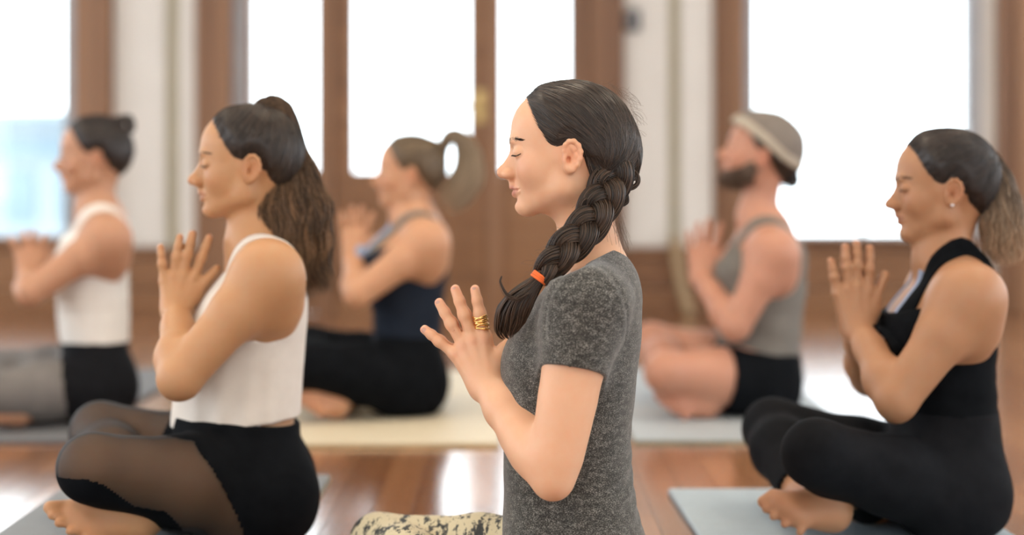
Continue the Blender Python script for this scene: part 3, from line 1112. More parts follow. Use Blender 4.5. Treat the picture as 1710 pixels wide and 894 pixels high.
# ------------------------------------------------------------------ cloth and hair materials
def m_heather():
    m, nt, b = mat_new('heather_grey_jersey')
    n1 = tex_noise(nt, 420, 3, .7, stretch=(1, 1, 1.9))
    n2 = tex_noise(nt, 60, 4, .6, stretch=(1, 1, 2.2))
    ad = nt.nodes.new('ShaderNodeMath'); ad.operation = 'MULTIPLY_ADD'; ad.inputs[1].default_value = .35
    nt.links.new(n2.outputs['Fac'], ad.inputs[0]); nt.links.new(n1.outputs['Fac'], ad.inputs[2])
    r = ramp(nt, [(.54, (.020, .019, .017)), (.69, (.050, .048, .043)), (.83, (.26, .25, .225))])
    nt.links.new(ad.outputs[0], r.inputs[0]); nt.links.new(r.outputs[0], b.inputs['Base Color'])
    b.inputs['Roughness'].default_value = .85; b.inputs['Sheen Weight'].default_value = .25
    b.inputs['Specular IOR Level'].default_value = .2
    add_bump(nt, b, n1.outputs['Fac'], .35, .001)
    return m


def m_print():
    m, nt, b = mat_new('printed_leggings')
    n1 = tex_noise(nt, 42, 5, .7, stretch=(1.5, .6, .28), rot=(0, .25, 0))
    n2 = tex_noise(nt, 160, 3, .7, stretch=(1, 1, .4))
    ad = nt.nodes.new('ShaderNodeMath'); ad.operation = 'MULTIPLY_ADD'; ad.inputs[1].default_value = .38
    nt.links.new(n2.outputs['Fac'], ad.inputs[0]); nt.links.new(n1.outputs['Fac'], ad.inputs[2])
    r = ramp(nt, [(.70, (.56, .50, .34)), (.725, (.10, .10, .09)), (.80, (.03, .035, .035))])
    nt.links.new(ad.outputs[0], r.inputs[0]); nt.links.new(r.outputs[0], b.inputs['Base Color'])
    b.inputs['Roughness'].default_value = .65; b.inputs['Specular IOR Level'].default_value = .3
    return m


def m_sheer():
    m, nt, b = mat_new('sheer_black_mesh')
    b.inputs['Base Color'].default_value = (.012, .012, .013, 1); b.inputs['Roughness'].default_value = .7
    t = nt.nodes.new('ShaderNodeBsdfTransparent')
    lw = nt.nodes.new('ShaderNodeLayerWeight'); lw.inputs[0].default_value = .45
    r = ramp(nt, [(.0, (.5, .5, .5)), (.9, (1, 1, 1))])
    nt.links.new(lw.outputs['Facing'], r.inputs[0])
    mx = nt.nodes.new('ShaderNodeMixShader')
    nt.links.new(r.outputs[0], mx.inputs[0]); nt.links.new(t.outputs[0], mx.inputs[1]); nt.links.new(b.outputs[0], mx.inputs[2])
    nt.links.new(mx.outputs[0], nt.nodes['Material Output'].inputs[0])
    return m


M['heather'] = m_heather()
M['print'] = m_print()
M['sheer'] = m_sheer()
M['white_knit'] = m_plain('white_cotton', (.74, .69, .63), (.68, .63, .57), .85, 20, bump=.25, bscale=350, sheen=.2, spec=.2, bdist=.001)
M['white_rib'] = m_plain('white_ribbed_cotton', (.74, .71, .66), (.68, .65, .60), .85, 20, bump=.3, bscale=60, spec=.2)
M['black_knit'] = m_plain('black_stretch_fabric', (.0035, .0042, .0055), (.006, .007, .0088), .85, 25, bump=.2, bscale=300, spec=.06, bdist=.001)
M['charcoal_knit'] = m_plain('charcoal_stretch_fabric', (.006, .0064, .0080), (.009, .0095, .0115), .8, 25, bump=.2, bscale=300, spec=.08)
M['navy_knit'] = m_plain('navy_stretch_fabric', (.010, .015, .026), (.014, .020, .032), .75, 25, spec=.12)
M['grey_knit'] = m_plain('taupe_jersey', (.19, .175, .155), (.16, .148, .13), .85, 25, spec=.2)
M['grey_panel'] = m_plain('grey_mesh_panel', (.17, .155, .145), (.14, .13, .12), .75, 25)
M['blue_knit'] = m_plain('pale_blue_fabric', (.30, .36, .50), None, .8, 25)
M['orange'] = m_plain('orange_elastic', (.85, .16, .03), None, .7, 40, bump=.3)
M['nail'] = m_plain('fingernail', (.66, .40, .32), None, .25, 40)
M['hair_brown'] = m_hair('brown_hair', (.012, .0085, .007), (.068, .043, .030), .38, .5, .12)
M['hair_braid'] = m_hair('braid_hair', (.014, .009, .006), (.12, .072, .046), .38, .5, .15)
M['hair_dark'] = m_hair('dark_hair', (.008, .006, .006), (.045, .028, .022), .4, .5, .12)
M['hair_balayage'] = m_hair('balayage_hair', (.028, .016, .011), (.45, .26, .135), .42, .5, .42)
M['hair_tips'] = m_hair('lightened_hair', (.020, .012, .010), (.70, .50, .33), .42, .5, .45)
M['hair_blond'] = m_hair('dark_blond_hair', (.06, .040, .026), (.40, .28, .16), .42, .5, .3)
M['hair_blond_tail'] = m_hair('light_blond_hair', (.20, .14, .085), (.70, .56, .40), .42, .5, .5)
M['hair_fine'] = m_hair('fine_loose_hair', (.10, .065, .045), (.30, .20, .14), .3, .5, .5)
M['brow'] = m_hair('brow_hair', (.010, .007, .006), (.03, .02, .015), .5, .3, 0)
M['cap_beige'] = m_plain('beige_cap_cloth', (.45, .39, .31), (.38, .33, .26), .85, 30)
M['cap_grey'] = m_plain('grey_brown_cap_cloth', (.20, .17, .145), (.16, .135, .115), .85, 30)


def wrinkle(D, amp=.003, scale=38., dirv=(1, .4, 2.2), seed=0.):
    d = np.asarray(dirv, np.float32)
    def f(P):
        q = P * d * scale
        a = np.sin(q[..., 0] + 1.7 * np.sin(q[..., 2] * .6 + seed) + seed) * np.sin(q[..., 2] + 1.3 * np.sin(q[..., 1] * .8 + q[..., 0] * .5))
        return (a * amp).astype(np.float32)
    return f


def stations(rows, D):
    a = np.array([Pt(r[1], r[0], D) for r in rows]); b_ = np.array([Pt(r[2], r[0], D) for r in rows])
    return dict(z=(a[:, 2] + b_[:, 2]) / 2, xf=a[:, 0], xb=b_[:, 0], hw=[r[3] for r in rows], yc=D)


def px_plane(a, b_, D, up=True):
    """half space above the line a-b (photo pixels) swept along the depth axis"""
    A = Pt(*a, D); B = Pt(*b_, D)
    t = B - A; n = np.array([-t[2], 0, t[0]])
    if n[2] < 0: n = -n
    if not up: n = -n
    return plane_cut(A, n)


def armhole(c, rx, rz, yw, D, tilt=0.0):
    C = Pt(*c, D); a = math.radians(tilt); ca, sa = math.cos(a), math.sin(a)
    def f(P):
        x = P[..., 0] - C[0]; z = P[..., 2] - C[2]
        u = (x * ca + z * sa) / rx; w = (-x * sa + z * ca) / rz
        e = (np.sqrt(u * u + w * w) - 1) * min(rx, rz)
        y = yw - np.abs(P[..., 1] - D)
        return -np.maximum(e, y)
    return f


def head_region(H, face_only=False):
    def f(V):
        q = H.local(V)
        if face_only:
            return (q[:, 0] > .055) & (np.abs(q[:, 1]) < .06) & (q[:, 2] > -.10) & (q[:, 2] < .045) | ((np.abs(q[:, 1]) > .062) & (np.abs(q[:, 0]) < .035) & (np.abs(q[:, 2]) < .04))
        return (np.linalg.norm(q - np.array([.0, 0, .0]), axis=1) < .16) & (q[:, 2] > -.11) & ((q[:, 0] > -.04))
    return f


def near_region(pts, r):
    P = np.asarray(pts, np.float32)
    def f(V):
        ok = np.zeros(len(V), bool)
        for p in P:
            ok |= ((V - p) ** 2).sum(1) < r * r
        return ok
    return f


# ================================================================== woman in the heather grey T-shirt
def front_woman():
    D = begin(965, 2.85)
    J = lambda px, py, dy=0.: Pt(px, py, D + dy)
    root = empty('person', (J(965, 1000)[0], D, 0))
    tag(root, 'woman with a brown side braid and grey heather T-shirt, hands in prayer', 'person')
    H = Head((829, 288), 0, 1.0, D)
    base = (.72, .425, .268)
    pr = H.prims()
    pr.append(cone(H.p(-.022, 0, -.035), J(983, 425), .050, .047, .035, 'neck'))
    pr.append(cone(J(983, 425), J(992, 470), .048, .052, .03, 'neck'))
    tor = loft(**stations([(1004, 860, 1088, .150), (965, 846, 1098, .178), (925, 842, 1090, .175), (892, 842, 1073, .155), (850, 843, 1060, .138), (809, 844, 1055, .130), (770, 844, 1051, .128), (732, 843, 1051, .130), (680, 842, 1055, .136), (645, 839, 1059, .142),
                            (615, 838, 1062, .148), (585, 842, 1065, .150), (555, 856, 1068, .152), (527, 876, 1069, .152), (495, 902, 1066, .150), (465, 928, 1058, .130), (440, 945, 1048, .095), (420, 955, 1036, .055)], D))
    pr.append(tor)
    sh, el = J(975, 520, -.160), J(923, 801, -.185)
    spec = dict(wrist=(813, 642), wdy=-.034, k=[(809, 568), (790, 570), (774, 579), (759, 592)], t=[(791, 477), (757, 477), (729, 500), (703, 547)],
                th=[(826, 612), (840, 585), (862, 560)])
    hands = []
    hp, w = hand(spec, D)
    hm, wm = hand(spec, D, mir=True)
    for (a, b_, c) in ((sh, el, w), (mirror(sh, D), mirror(el, D), wm)):
        pr += arm(a, b_, c, .046, .0315, .0268)
        pr.append(cone(b_ + (c - b_) * .18 + np.array([.004, 0, .006]), b_ + (c - b_) * .45, .0325, .0295, .03, 'fore'))
        pr.append(cone(b_ + (a - b_) * .45, b_ + (a - b_) * .15, .0390, .0350, .03, 'arm'))
    for sg in (-1, 1):
        yy = D + sg * .10
        pr.append(cone(Pt(996, 474, D) + np.array([0, sg * .035, 0]), (sh if sg < 0 else mirror(sh, D)) + np.array([.004, 0, .012]), .048, .047, .05, 'sho'))
    pr += hp + hm
    # legs, crossed flat on the floor
    hipn = J(985, 925, -.085); hipn[2] = .055; hipf = mirror(hipn, D)
    fk = Pt(632, 905, D + .24); nk = mirror(fk, D) + np.array([.0, 0, 0])
    na = np.array([J(840, 0)[0], D + .03, .05]); fa = np.array([J(800, 0)[0], D - .13, .045])
    for L_ in (leg(hipf, fk, fa, .062, .052, .034), leg(hipn, nk, na, .052, .046, .034)):
        pr += L_
    ff = fa + np.array([-.02, -.03, 0])
    pr += foot(fa, fa + np.array([.045, -.035, -.012]), fa + np.array([-.11, -.07, -.018]), [fa + np.array([-.16 - .004 * i * i, -.055 - .017 * i, -.025]) for i in range(5)], .95)
    pr += foot(na, na + np.array([.05, .035, -.015]), na + np.array([-.10, .07, -.02]), [na + np.array([-.15, .055 + .017 * i, -.025]) for i in range(5)], .95)
    pr = [p for p in pr if not (p.tag == 'foot' and p.c[2] < 0)]
    blobs = face_blobs(H, base)
    for i in range(4):
        blobs.append((J(*spec['t'][i], -.012), .011, (.72, .33, .24), .5))
        blobs.append((J(*spec['k'][i], -.028), .010, (.68, .32, .22), .4))
    fr = [head_region(H), head_region(H, True)]
    hr = near_region([J(*q, -.015) for q in [(790, 570), (735, 530), (765, 510), (800, 510), (815, 640), (840, 580)]], .062)
    body, sd = make_body('body', pr, .004, root, base, blobs, inset={'torso': .007, 'thigh': .004, 'shin': .004, 'sho': .004}, refine_lv=[lambda V: fr[0](V) | hr(V), fr[1]])
    H.body = sd
    face_details(H, root, M['brow'])
    # t-shirt
    sl0, sl1 = J(978, 512, -.160), J(960, 614, -.178)
    tees = [p for p in pr if p.tag in ('torso', 'sho')]
    for mm in (False, True):
        a, b_ = (mirror(sl0, D), mirror(sl1, D)) if mm else (sl0, sl1)
        tees.append(capped(a, b_, .0545, .0475, .045, 'sleeve'))
        tees.append(cone(hipf if mm else hipn, (hipf if mm else hipn) + np.array([-.02, 0, -.0]), .062, .058, .05, 'torso'))
    wr1 = wrinkle(D, .0010, 26, (1.0, .5, 1.6), .4)
    s_ = F_PX / D
    def wr(P):
        d = wr1(P)
        # soft folds gathered at the small of the back and side
        z = P[..., 2]; x = P[..., 0]
        zc = CAM_H - (800 - HOR) / s_
        w_ = np.exp(-((z - zc) / .07) ** 2) * np.clip((x - .02) / .12, 0, 1)
        d = d + .0035 * w_ * np.sin((z - .35 * x) * 165 + 3 * np.sin(P[..., 1] * 21))
        # seam where the sleeve joins
        xs = (x - sh[0] - .004) / .064; zs = (z - sh[2] + .022) / .098
        e = (np.sqrt(xs * xs + zs * zs) - 1) * .07
        ok = np.clip((zs + .45) / .3, 0, 1) * (P[..., 1] < D - .06)
        d = d + ok * (.0016 * np.exp(-(e / .0022) ** 2) - .0010 * np.exp(-((e + .006) / .004) ** 2))
        return d
    tee = cloth('t_shirt', SDF(tees, off=.003, cuts=[px_plane((1027, 414), (930, 456), D), plane_cut((0, 0, .085), (0, 0, -1))], disp=wr), .004, M['heather'], root)
    # sleeve hem and armhole seam as raised bands
    def ring_on(c, ax_, r, tube, name, par, mat, squash=1., n=40):
        e1 = norm(np.cross(ax_, [0, 1, 0.])); e2 = np.cross(ax_, e1)
        t = np.linspace(0, 2 * np.pi, n)
        pth = c + r * (np.cos(t)[:, None] * e1 + np.sin(t)[:, None] * e2)
        V, q, _ = tubes(pth[None], np.full((1, n), tube), 6)
        return link(name, np_mesh(name, V, q), mat, par, True)
    # leggings
    lg = [p for p in pr if p.tag in ('torso', 'thigh', 'shin')]
    cloth('leggings', SDF(lg, off=-.003, tagcut={'torso': plane_cut((0, 0, .16), (0, 0, 1))}, cuts=[plane_cut((0, 0, .002), (0, 0, -1))]), .005, M['print'], root)
    # fingernails on the hand facing out
    for i in range(4):
        tip = J(*spec['t'][i], -.0085); kn = J(*spec['k'][i], -.0165)
        a = norm(tip - kn)
        c = tip - a * .0085 + np.array([0, -.0055, 0])
        nn = norm(np.array([0, -1, 0.]) + a * .0)
        sdv = norm(np.cross(a, nn)); nn = np.cross(sdv, a)
        V = []; 
        for iu in range(7):
            for iv in range(7):
                uu = -1 + iu / 3; vv = -1 + iv / 3
                wu = .0043 * (1 - .18 * vv * vv)
                V.append(c + a * vv * .0060 * (1 - .2 * uu * uu) + sdv * uu * wu + nn * (.0018 - .0018 * uu * uu))
        q = [(iu * 7 + iv, iu * 7 + iv + 1, (iu + 1) * 7 + iv + 1, (iu + 1) * 7 + iv) for iu in range(6) for iv in range(6)]
        Vp = np.array(V); 
        link('fingernail', np_mesh('fingernail', Vp, q), M['nail'], root, True)
    # leaf-patterned gold ring on the index finger
    kn = J(*spec['k'][0], -.0165); tip = J(*spec['t'][0], -.0085); a = norm(tip - kn)
    c0 = kn + (tip - kn) * .31 + np.array([0, -.0012, 0])
    e1 = norm(np.cross(a, [0, 1, 0.])); e2 = np.cross(a, e1)
    paths = []; rads = []
    t = np.linspace(0, 2 * np.pi, 34)
    for k, (o, tl, ph) in enumerate(((-.0085, .0030, .3), (-.0055, -.0034, 1.2), (-.002, .0036, .0), (.0015, -.0034, .6), (.0050, .0036, 1.0), (.0082, -.0026, .2), (.0105, .003, .9))):
        pth = c0 + (.0107) * (np.cos(t)[:, None] * e1 + np.sin(t)[:, None] * e2) + a * (o + tl * np.cos(t + ph))[:, None]
        paths.append(pth); rads.append(.0017 + .0008 * np.abs(np.sin(t * 2 + ph)))
    V, q, _ = tubes(np.array(paths), np.array(rads), 6)
    o = link('ring', np_mesh('ring', V, q), M['gold'], root, True); o['label'] = 'wide gold leaf-patterned ring on the index finger'
    # hair
    bp = spline([J(1012, 262, -.030), J(1024, 284, -.045), J(1016, 314, -.064), J(1000, 345, -.085), J(977, 382, -.108), J(946, 415, -.128), J(922, 441, -.136), J(900, 467, -.138)], 170)
    def target(q):
        k = np.clip((q[:, 2] - .02) / .10, 0, 1)[:, None]
        far = np.clip(-q[:, 1] / .06, 0, 1)[:, None]
        a_, b2, c_ = J(1000, 305, -.066), J(1022, 285, -.055), J(1038, 262, -.035)
        base_ = np.where(k < .5, a_ + (b2 - a_) * (k / .5), b2 + (c_ - b2) * ((k - .5) / .5))
        return base_ * (1 - far) + J(1040, 300, -.015) * far
    ex = [H.e((-.070, .012, .0), (.036, .045, .042), .04)]
    cap, hs = hair_cap(H, M['hair_brown'], root, target, .0085, 2200, h=.003, rad=.0007, extra=ex, seg=18)
    hair_braid(bp, J, cap)
    # loose loops pulled out of the braid at the back of the head
    lp = []
    for pts in ([J(1040, 240, -.03), J(1058, 246, -.035), J(1067, 268, -.04), J(1062, 292, -.04), J(1048, 300, -.04)],
                [J(1042, 282, -.045), J(1062, 290, -.045), J(1064, 308, -.045), J(1046, 318, -.05)],
                [J(985, 330, -.095), J(972, 335, -.10), J(968, 350, -.10), J(976, 362, -.10)],
                [J(1030, 312, -.055), J(1044, 322, -.055), J(1046, 338, -.055), J(1034, 344, -.06)]):
        sp_ = spline(pts, 24)
        for i in range(26):
            o_ = rng.normal(0, .0016, 3)
            lp.append(sp_ + o_ + np.sin(np.linspace(0, np.pi, 24))[:, None] * rng.normal(0, .0012, 3))
    strand_mesh('loose_locks', np.array(lp), np.full((len(lp), 24), .0006), M['hair_braid'], cap, 4)
    # loose fine hairs that catch the light
    n = 260; m_ = 10
    paths = []
    tt = np.linspace(0, 1, m_)
    for i in range(n):
        if i < 90:     # over the back of the head
            a_ = rng.uniform(-.5, 1.5); b0 = H.p(-.012 - .095 * math.cos(a_ - .3) * .98, rng.uniform(-.03, .05), .045 + .083 * math.sin(a_))
            dr = norm(np.array([.75, -.1, -.35]) + rng.normal(0, .30, 3)) * rng.uniform(.012, .030)
        elif i < 185:  # nape wisps
            b0 = J(rng.uniform(1005, 1035), rng.uniform(325, 375), rng.uniform(-.05, .02)); dr = np.array([rng.uniform(.0, .025), 0, rng.uniform(-.065, -.02)])
        else:          # along the braid
            b0 = bp[rng.integers(50, 169)] + np.array([-.012, -.008, .008]); dr = norm(np.array([-.5, -.3, .5]) + rng.normal(0, .4, 3)) * rng.uniform(.012, .034)
        cv = rng.normal(0, .006, 3)
        paths.append(b0 + dr * tt[:, None] + cv * (tt * (1 - tt) * 2)[:, None] + np.array([0, 0, -.008]) * (tt ** 2)[:, None])
    strand_mesh('loose_hair', np.array(paths), np.full((n, m_), .00017), M['hair_fine'], cap, 3)
    finish(root)
    return root


def hair_braid(bp, J, cap):
    n = len(bp)
    T = np.gradient(bp, axis=0); T /= np.linalg.norm(T, axis=1, keepdims=True)
    view = norm(-np.array(bp.mean(0)) + np.array([0, 0, CAM_H]))   # outward: away from neck and shoulder
    outw = np.tile(np.array([-.15, -1, .12]), (n, 1))
    N = np.cross(T, outw); N /= np.linalg.norm(N, axis=1, keepdims=True)
    Bv = np.cross(N, T)
    L_ = np.concatenate([[0], np.cumsum(np.linalg.norm(np.diff(bp, axis=0), axis=1))])
    per = .135
    env = np.interp(L_ / L_[-1], [0, .12, .45, .8, .95, 1], [.75, 1.05, 1.0, .86, .62, .45])
    allp, allr, shade = [], [], []
    cores = []
    for s_ in range(3):
        th = 2 * np.pi * (L_ / per + s_ / 3.) + .5
        cen = bp + N * (.0185 * env * np.sin(th))[:, None] + Bv * (.0105 * env * np.sin(2 * th))[:, None]
        cores.append(cen)
        Tc = np.gradient(cen, axis=0); Tc /= np.linalg.norm(Tc, axis=1, keepdims=True)
        Nc = np.cross(Tc, Bv); Nc /= np.linalg.norm(Nc, axis=1, keepdims=True)
        Bc = np.cross(Nc, Tc)
        sw = 1 + .12 * np.cos(2 * th)
        nf = 90
        for f_ in range(nf):
            ph = rng.uniform(0, 2 * np.pi); rho = rng.uniform(.86, 1.0)
            ps = ph + L_ * rng.uniform(2., 6.) + .15 * np.sin(L_ * 60 + ph)
            w_ = 1 + .03 * np.sin(L_ * rng.uniform(60, 140) + ph)
            pth = cen + (Nc * np.cos(ps)[:, None] * (.0178 * env * sw * rho * w_)[:, None] + Bc * np.sin(ps)[:, None] * (.0128 * env * rho * w_)[:, None])
            allp.append(pth[::2]); allr.append(np.full(len(pth[::2]), rng.uniform(.0006, .0012))); shade.append(rng.random() ** 1.5)
    br = strand_mesh('braid', np.array(allp), np.array(allr), M['hair_braid'], cap, 4, np.array(shade))
    # solid core of each strand
    V = []; Q = []; base = 0
    for cen in cores:
        Tc = np.gradient(cen, axis=0); Tc /= np.linalg.norm(Tc, axis=1, keepdims=True)
        Nc = np.cross(Tc, Bv); Nc /= np.linalg.norm(Nc, axis=1, keepdims=True); Bc = np.cross(Nc, Tc)
        a = np.arange(14) / 14 * 2 * np.pi
        P_ = cen[:, None] + Nc[:, None] * (np.cos(a)[None, :, None] * (.0160 * env)[:, None, None]) + Bc[:, None] * (np.sin(a)[None, :, None] * (.0112 * env)[:, None, None])
        V.append(P_.reshape(-1, 3))
        i = np.arange(n - 1)[:, None]; k = np.arange(14)[None]
        q = np.stack([base + i * 14 + k, base + i * 14 + (k + 1) % 14, base + (i + 1) * 14 + (k + 1) % 14, base + (i + 1) * 14 + k], -1).reshape(-1, 4)
        Q.append(q); base += n * 14
    me = np_mesh('braid_core', np.vstack(V), np.vstack(Q)); set_col(me, np.full((base, 3), .12))
    o = link('braid_core', me, M['hair_braid'], cap, True)
    # orange elastic
    e = bp[-3]; a = T[-3]
    e1 = N[-3]; e2 = Bv[-3]
    t = np.linspace(0, 2 * np.pi, 30)
    pts = [e + a * o_ + .0125 * np.cos(t)[:, None] * e1 * 1.08 + .0125 * np.sin(t)[:, None] * e2 + a * (.001 * np.cos(t))[:, None] for o_ in (-.0035, 0, .0035)]
    V, q, _ = tubes(np.array(pts), np.full((3, 30), .0024), 8)
    o = link('hair_tie', np_mesh('hair_tie', V, q), M['orange'], cap, True); o['label'] = 'orange elastic hair tie'
    # tail below the elastic
    tp = spline([bp[-1], J(886, 482, -.134), J(868, 505, -.130), J(852, 530, -.122), J(845, 552, -.112), J(850, 566, -.100)], 40)
    u = np.linspace(0, 1, 40)
    Tt = np.gradient(tp, axis=0); Tt /= np.linalg.norm(Tt, axis=1, keepdims=True)
    Nt = np.cross(Tt, np.array([-.1, -1, .1])); Nt /= np.linalg.norm(Nt, axis=1, keepdims=True); Bt = np.cross(Nt, Tt)
    wid = np.interp(u, [0, .12, .35, .6, .85, 1], [.010, .014, .0225, .026, .019, .007])
    dep = wid * .62
    paths, rr, sh = [], [], []
    for i in range(330):
        ph = rng.uniform(0, 2 * np.pi); rho = math.sqrt(rng.random()) if i % 3 else rng.uniform(.9, 1.02)
        end = int(rng.uniform(30, 40))
        ps = ph + .5 * u * rng.normal(0, 1) + .15 * np.sin(u * 9 + ph)
        pth = tp + Nt * (np.cos(ps) * wid * rho)[:, None] + Bt * (np.sin(ps) * dep * rho)[:, None]
        pth = np.stack([np.interp(np.linspace(0, end - 1, 26), np.arange(40), pth[:, k]) for k in range(3)], 1)
        paths.append(pth); r_ = rng.uniform(.0006, .0012)
        rr.append(r_ * np.array([1.] * 22 + [.8, .6, .4, .2])); sh.append(rng.random() ** 1.5)
    # one lock flips up
    fl = spline([J(880, 492, -.146), J(862, 500, -.148), J(846, 492, -.146), J(836, 472, -.140), J(838, 462, -.136)], 26)
    for i in range(36):
        o_ = rng.normal(0, 1, 3) * .0028
        paths.append(fl + o_ * np.linspace(1, .25, 26)[:, None]); rr.append(.0006 * np.linspace(1.1, .3, 26)); sh.append(rng.random())
    strand_mesh('braid_tail', np.array(paths), np.array(rr), M['hair_braid'], cap, 4, np.array(sh))
# ================================================================== the rest of the class
def build_person(c):
    D = c['D'] = begin(c.get('turn', c['seat']), c['D'])
    J = lambda px, py, dy=0.: Pt(px, py, D + dy)
    hb = c['h']
    root = empty('person', (Pt(c['seat'], 700, D)[0], D, 0))
    tag(root, c['label'], 'person')
    H = Head(c['nose'], c['pitch'], c['hs'], D, male=c.get('male', False))
    base = np.array(c['skin'])
    pr = H.prims()
    g = c.get('girth', 1.0)
    nb = c['neck']
    pr.append(cone(H.p(-.026, 0, -.030), J(*nb[0]), .046 * g * c['hs'], .0445 * g, .022, 'neck'))
    pr.append(cone(J(*nb[0]), J(*nb[1]), .045 * g, .060 * g, .05, 'neck'))
    pr.append(loft(**stations(c['torso'], D)))
    sh, el = J(*c['sh'], -c['shy']), J(*c['el'], -c['ely'])
    hs_ = c.get('hand_s', 1.0)
    hp, w = hand(c['hand'], D, hs_)
    hm, wm = hand(c['hand'], D, hs_, mir=True)
    ra = c['arm_r']
    for (a, b_, w_) in ((sh, el, w), (mirror(sh, D), mirror(el, D), wm)):
        pr += arm(a, b_, w_, *ra, k_sh=.05)
    tz = J(*nb[1])
    for sg in (-1, 1):
        s1 = sh if sg < 0 else mirror(sh, D)
        pr.append(cone(tz + np.array([0, sg * .035, -.01]), s1 + np.array([.0, -sg * .01, .002]), .052 * g, .050 * g, .06, 'sho'))
        pr.append(cone(s1 + np.array([.012, -sg * .04, -.06]), s1 + np.array([0, -sg * .015, 0]), .050 * g, .050 * g, .05, 'sho'))
    pr += hp + hm
    # crossed legs
    hn = J(*c['hip'], -.09); hf = mirror(hn, D)
    nk, fk = J(*c['nk']), J(*c['fk'])
    na, fa = J(*c['na']), J(*c['fa'])
    lr = c.get('leg_r', (.088, .057, .036))
    pr += leg(hn, nk, na, *lr) + leg(hf, fk, fa, *lr)
    heel, ball, toe = J(*c['foot'][0]), J(*c['foot'][1]), J(*c['foot'][2])
    ax_ = norm(toe - heel); side = norm(np.array([.12, -.75, -.66]) - ax_ * (np.array([.12, -.75, -.66]) @ ax_))
    fs = c.get('foot_s', .95)
    toes = [toe + side * (.017 * (i - 1)) * fs - ax_ * (.004 * i * i) * fs for i in range(5)]
    pr += foot(fa, heel, ball, toes, fs)
    # the other foot, tucked under the far thigh
    o1 = na + np.array([.03, .05, -.012]); o2 = na + np.array([-.10, .08, -.015])
    pr += foot(na, o1, o2, [na + np.array([-.15, .06 + .016 * i, -.02]) for i in range(5)], fs)
    blobs = face_blobs(H, base, c.get('lip', tuple(base * np.array([.68, .45, .45]))), tuple(base * np.array([1.0, .72, .68])))
    for i in range(4):
        blobs.append((J(*c['hand']['t'][i], -.012), .011, base * np.array([1.02, .8, .78]), .5))
    blobs.append((ball, .07, base * np.array([.95, .72, .66]), .5))
    rl = [lambda V: head_region(H)(V) | near_region([J(*q, -.015) for q in c['hand']['k'] + c['hand']['t']], .045)(V)] if c.get('fine') else []
    body, sd = make_body('body', pr, hb, root, base, blobs, inset=c['inset'], refine_lv=rl, cuts=[plane_cut((0, 0, .0175), (0, 0, -1))])
    H.body = sd
    return root, H, sd, pr, J, dict(sh=sh, el=el, w=w, nk=nk, fk=fk, hn=hn, D=D)


def ponytail(name, path, wid, n, mat, parent, wave=.004, rad=.0009, depth=.7, m=30, shade=None, split=.5, freq=9., seed_end=(.72, 1.0)):
    """wavy tapering strands around a centre path; wid = half width along the path"""
    tp = spline(path, 60)
    u = np.linspace(0, 1, 60)
    T = np.gradient(tp, axis=0); T /= np.linalg.norm(T, axis=1, keepdims=True)
    N = np.cross(T, np.array([0, -1., 0])); N /= np.linalg.norm(N, axis=1, keepdims=True) + 1e-9
    Bv = np.array([0, -1., 0])
    W_ = np.interp(u, np.linspace(0, 1, len(wid)), wid)
    P_, R_, S_ = [], [], []
    for i in range(n):
        ph = rng.uniform(0, 2 * np.pi); rho = math.sqrt(rng.random())
        if i % 2: rho = rng.uniform(.82, 1.03)
        cl = rng.integers(0, 14) * .9                       # strands wave together in locks
        wv = wave * np.sin(u * freq + cl) * u + wave * .3 * np.sin(u * freq * 2.3 + ph) * u
        ps = ph + rng.normal(0, .25) * u
        pth = tp + N * (np.cos(ps) * W_ * rho + wv)[:, None] + Bv * (np.sin(ps) * W_ * depth * rho + wave * .6 * np.sin(u * freq * .8 + cl * 1.7) * u)[:, None]
        end = rng.uniform(*seed_end) * 59
        s_ = np.linspace(0, end, m)
        pth = np.stack([np.interp(s_, np.arange(60), pth[:, k]) for k in range(3)], 1)
        P_.append(pth); R_.append(rng.uniform(.6, 1.3) * rad * np.concatenate([np.ones(m - 5), [.9, .75, .55, .35, .15]]))
        b0 = rng.random() ** 1.6 * .45
        if shade is not None:
            S_.append(np.clip(b0 + shade(s_ / 59, cl, ph), 0, 1))
        else:
            S_.append(np.full(m, b0 * 2))
    return strand_mesh(name, np.array(P_), np.array(R_), mat, parent, 4, np.array(S_))


def top_and_bottoms(c, root, pr, J, D, parts):
    pass


# ------------------------------------------------------------------ woman in the white tank top
c = dict(D=3.353, h=.0048, seat=420, fine=True, label='woman in a white cropped tank top and sheer-panelled black leggings with a long high ponytail',
    nose=(312.6, 301), pitch=1.5, hs=.985, skin=(.50, .275, .138), neck=[(424, 402), (440, 436)],
    torso=[(893, 335, 500, .14), (868, 318, 513, .178), (830, 312, 517, .185), (790, 305, 512, .165), (755, 300, 504, .148), (733, 290, 501, .142), (705, 286, 501, .138), (679, 290, 502, .134), (620, 296, 505, .132), (572, 304, 509, .137),
           (540, 316, 512, .142), (500, 338, 513, .142), (465, 366, 506, .130), (440, 385, 494, .105), (418, 396, 476, .07)],
    sh=(447, 462), shy=.150, el=(300, 632), ely=.185, arm_r=(.050, .041, .0255),
    hand=dict(wrist=(295, 516), wdy=-.034, k=[(323, 466), (305, 461), (289, 463), (274, 470)], t=[(351, 392), (322, 385), (301, 391), (267, 408)], th=[(322, 493), (340, 472), (361, 449)]),
    hip=(450, 826), nk=(155, 782, -.27), fk=(168, 722, .20), na=(300, 862, .06), fa=(232, 868, -.17),
    foot=[(222, 874, -.20), (138, 872, -.24), (84, 860, -.25)], inset={'torso': .012, 'thigh': .003, 'shin': .003}, leg_r=(.090, .060, .036))
root, H, sd, pr, J, q = build_person(c); D = c['D']
face_details(H, root, M['brow'], n=110)
tops = [p for p in pr if p.tag == 'torso']
s_ = F_PX / D
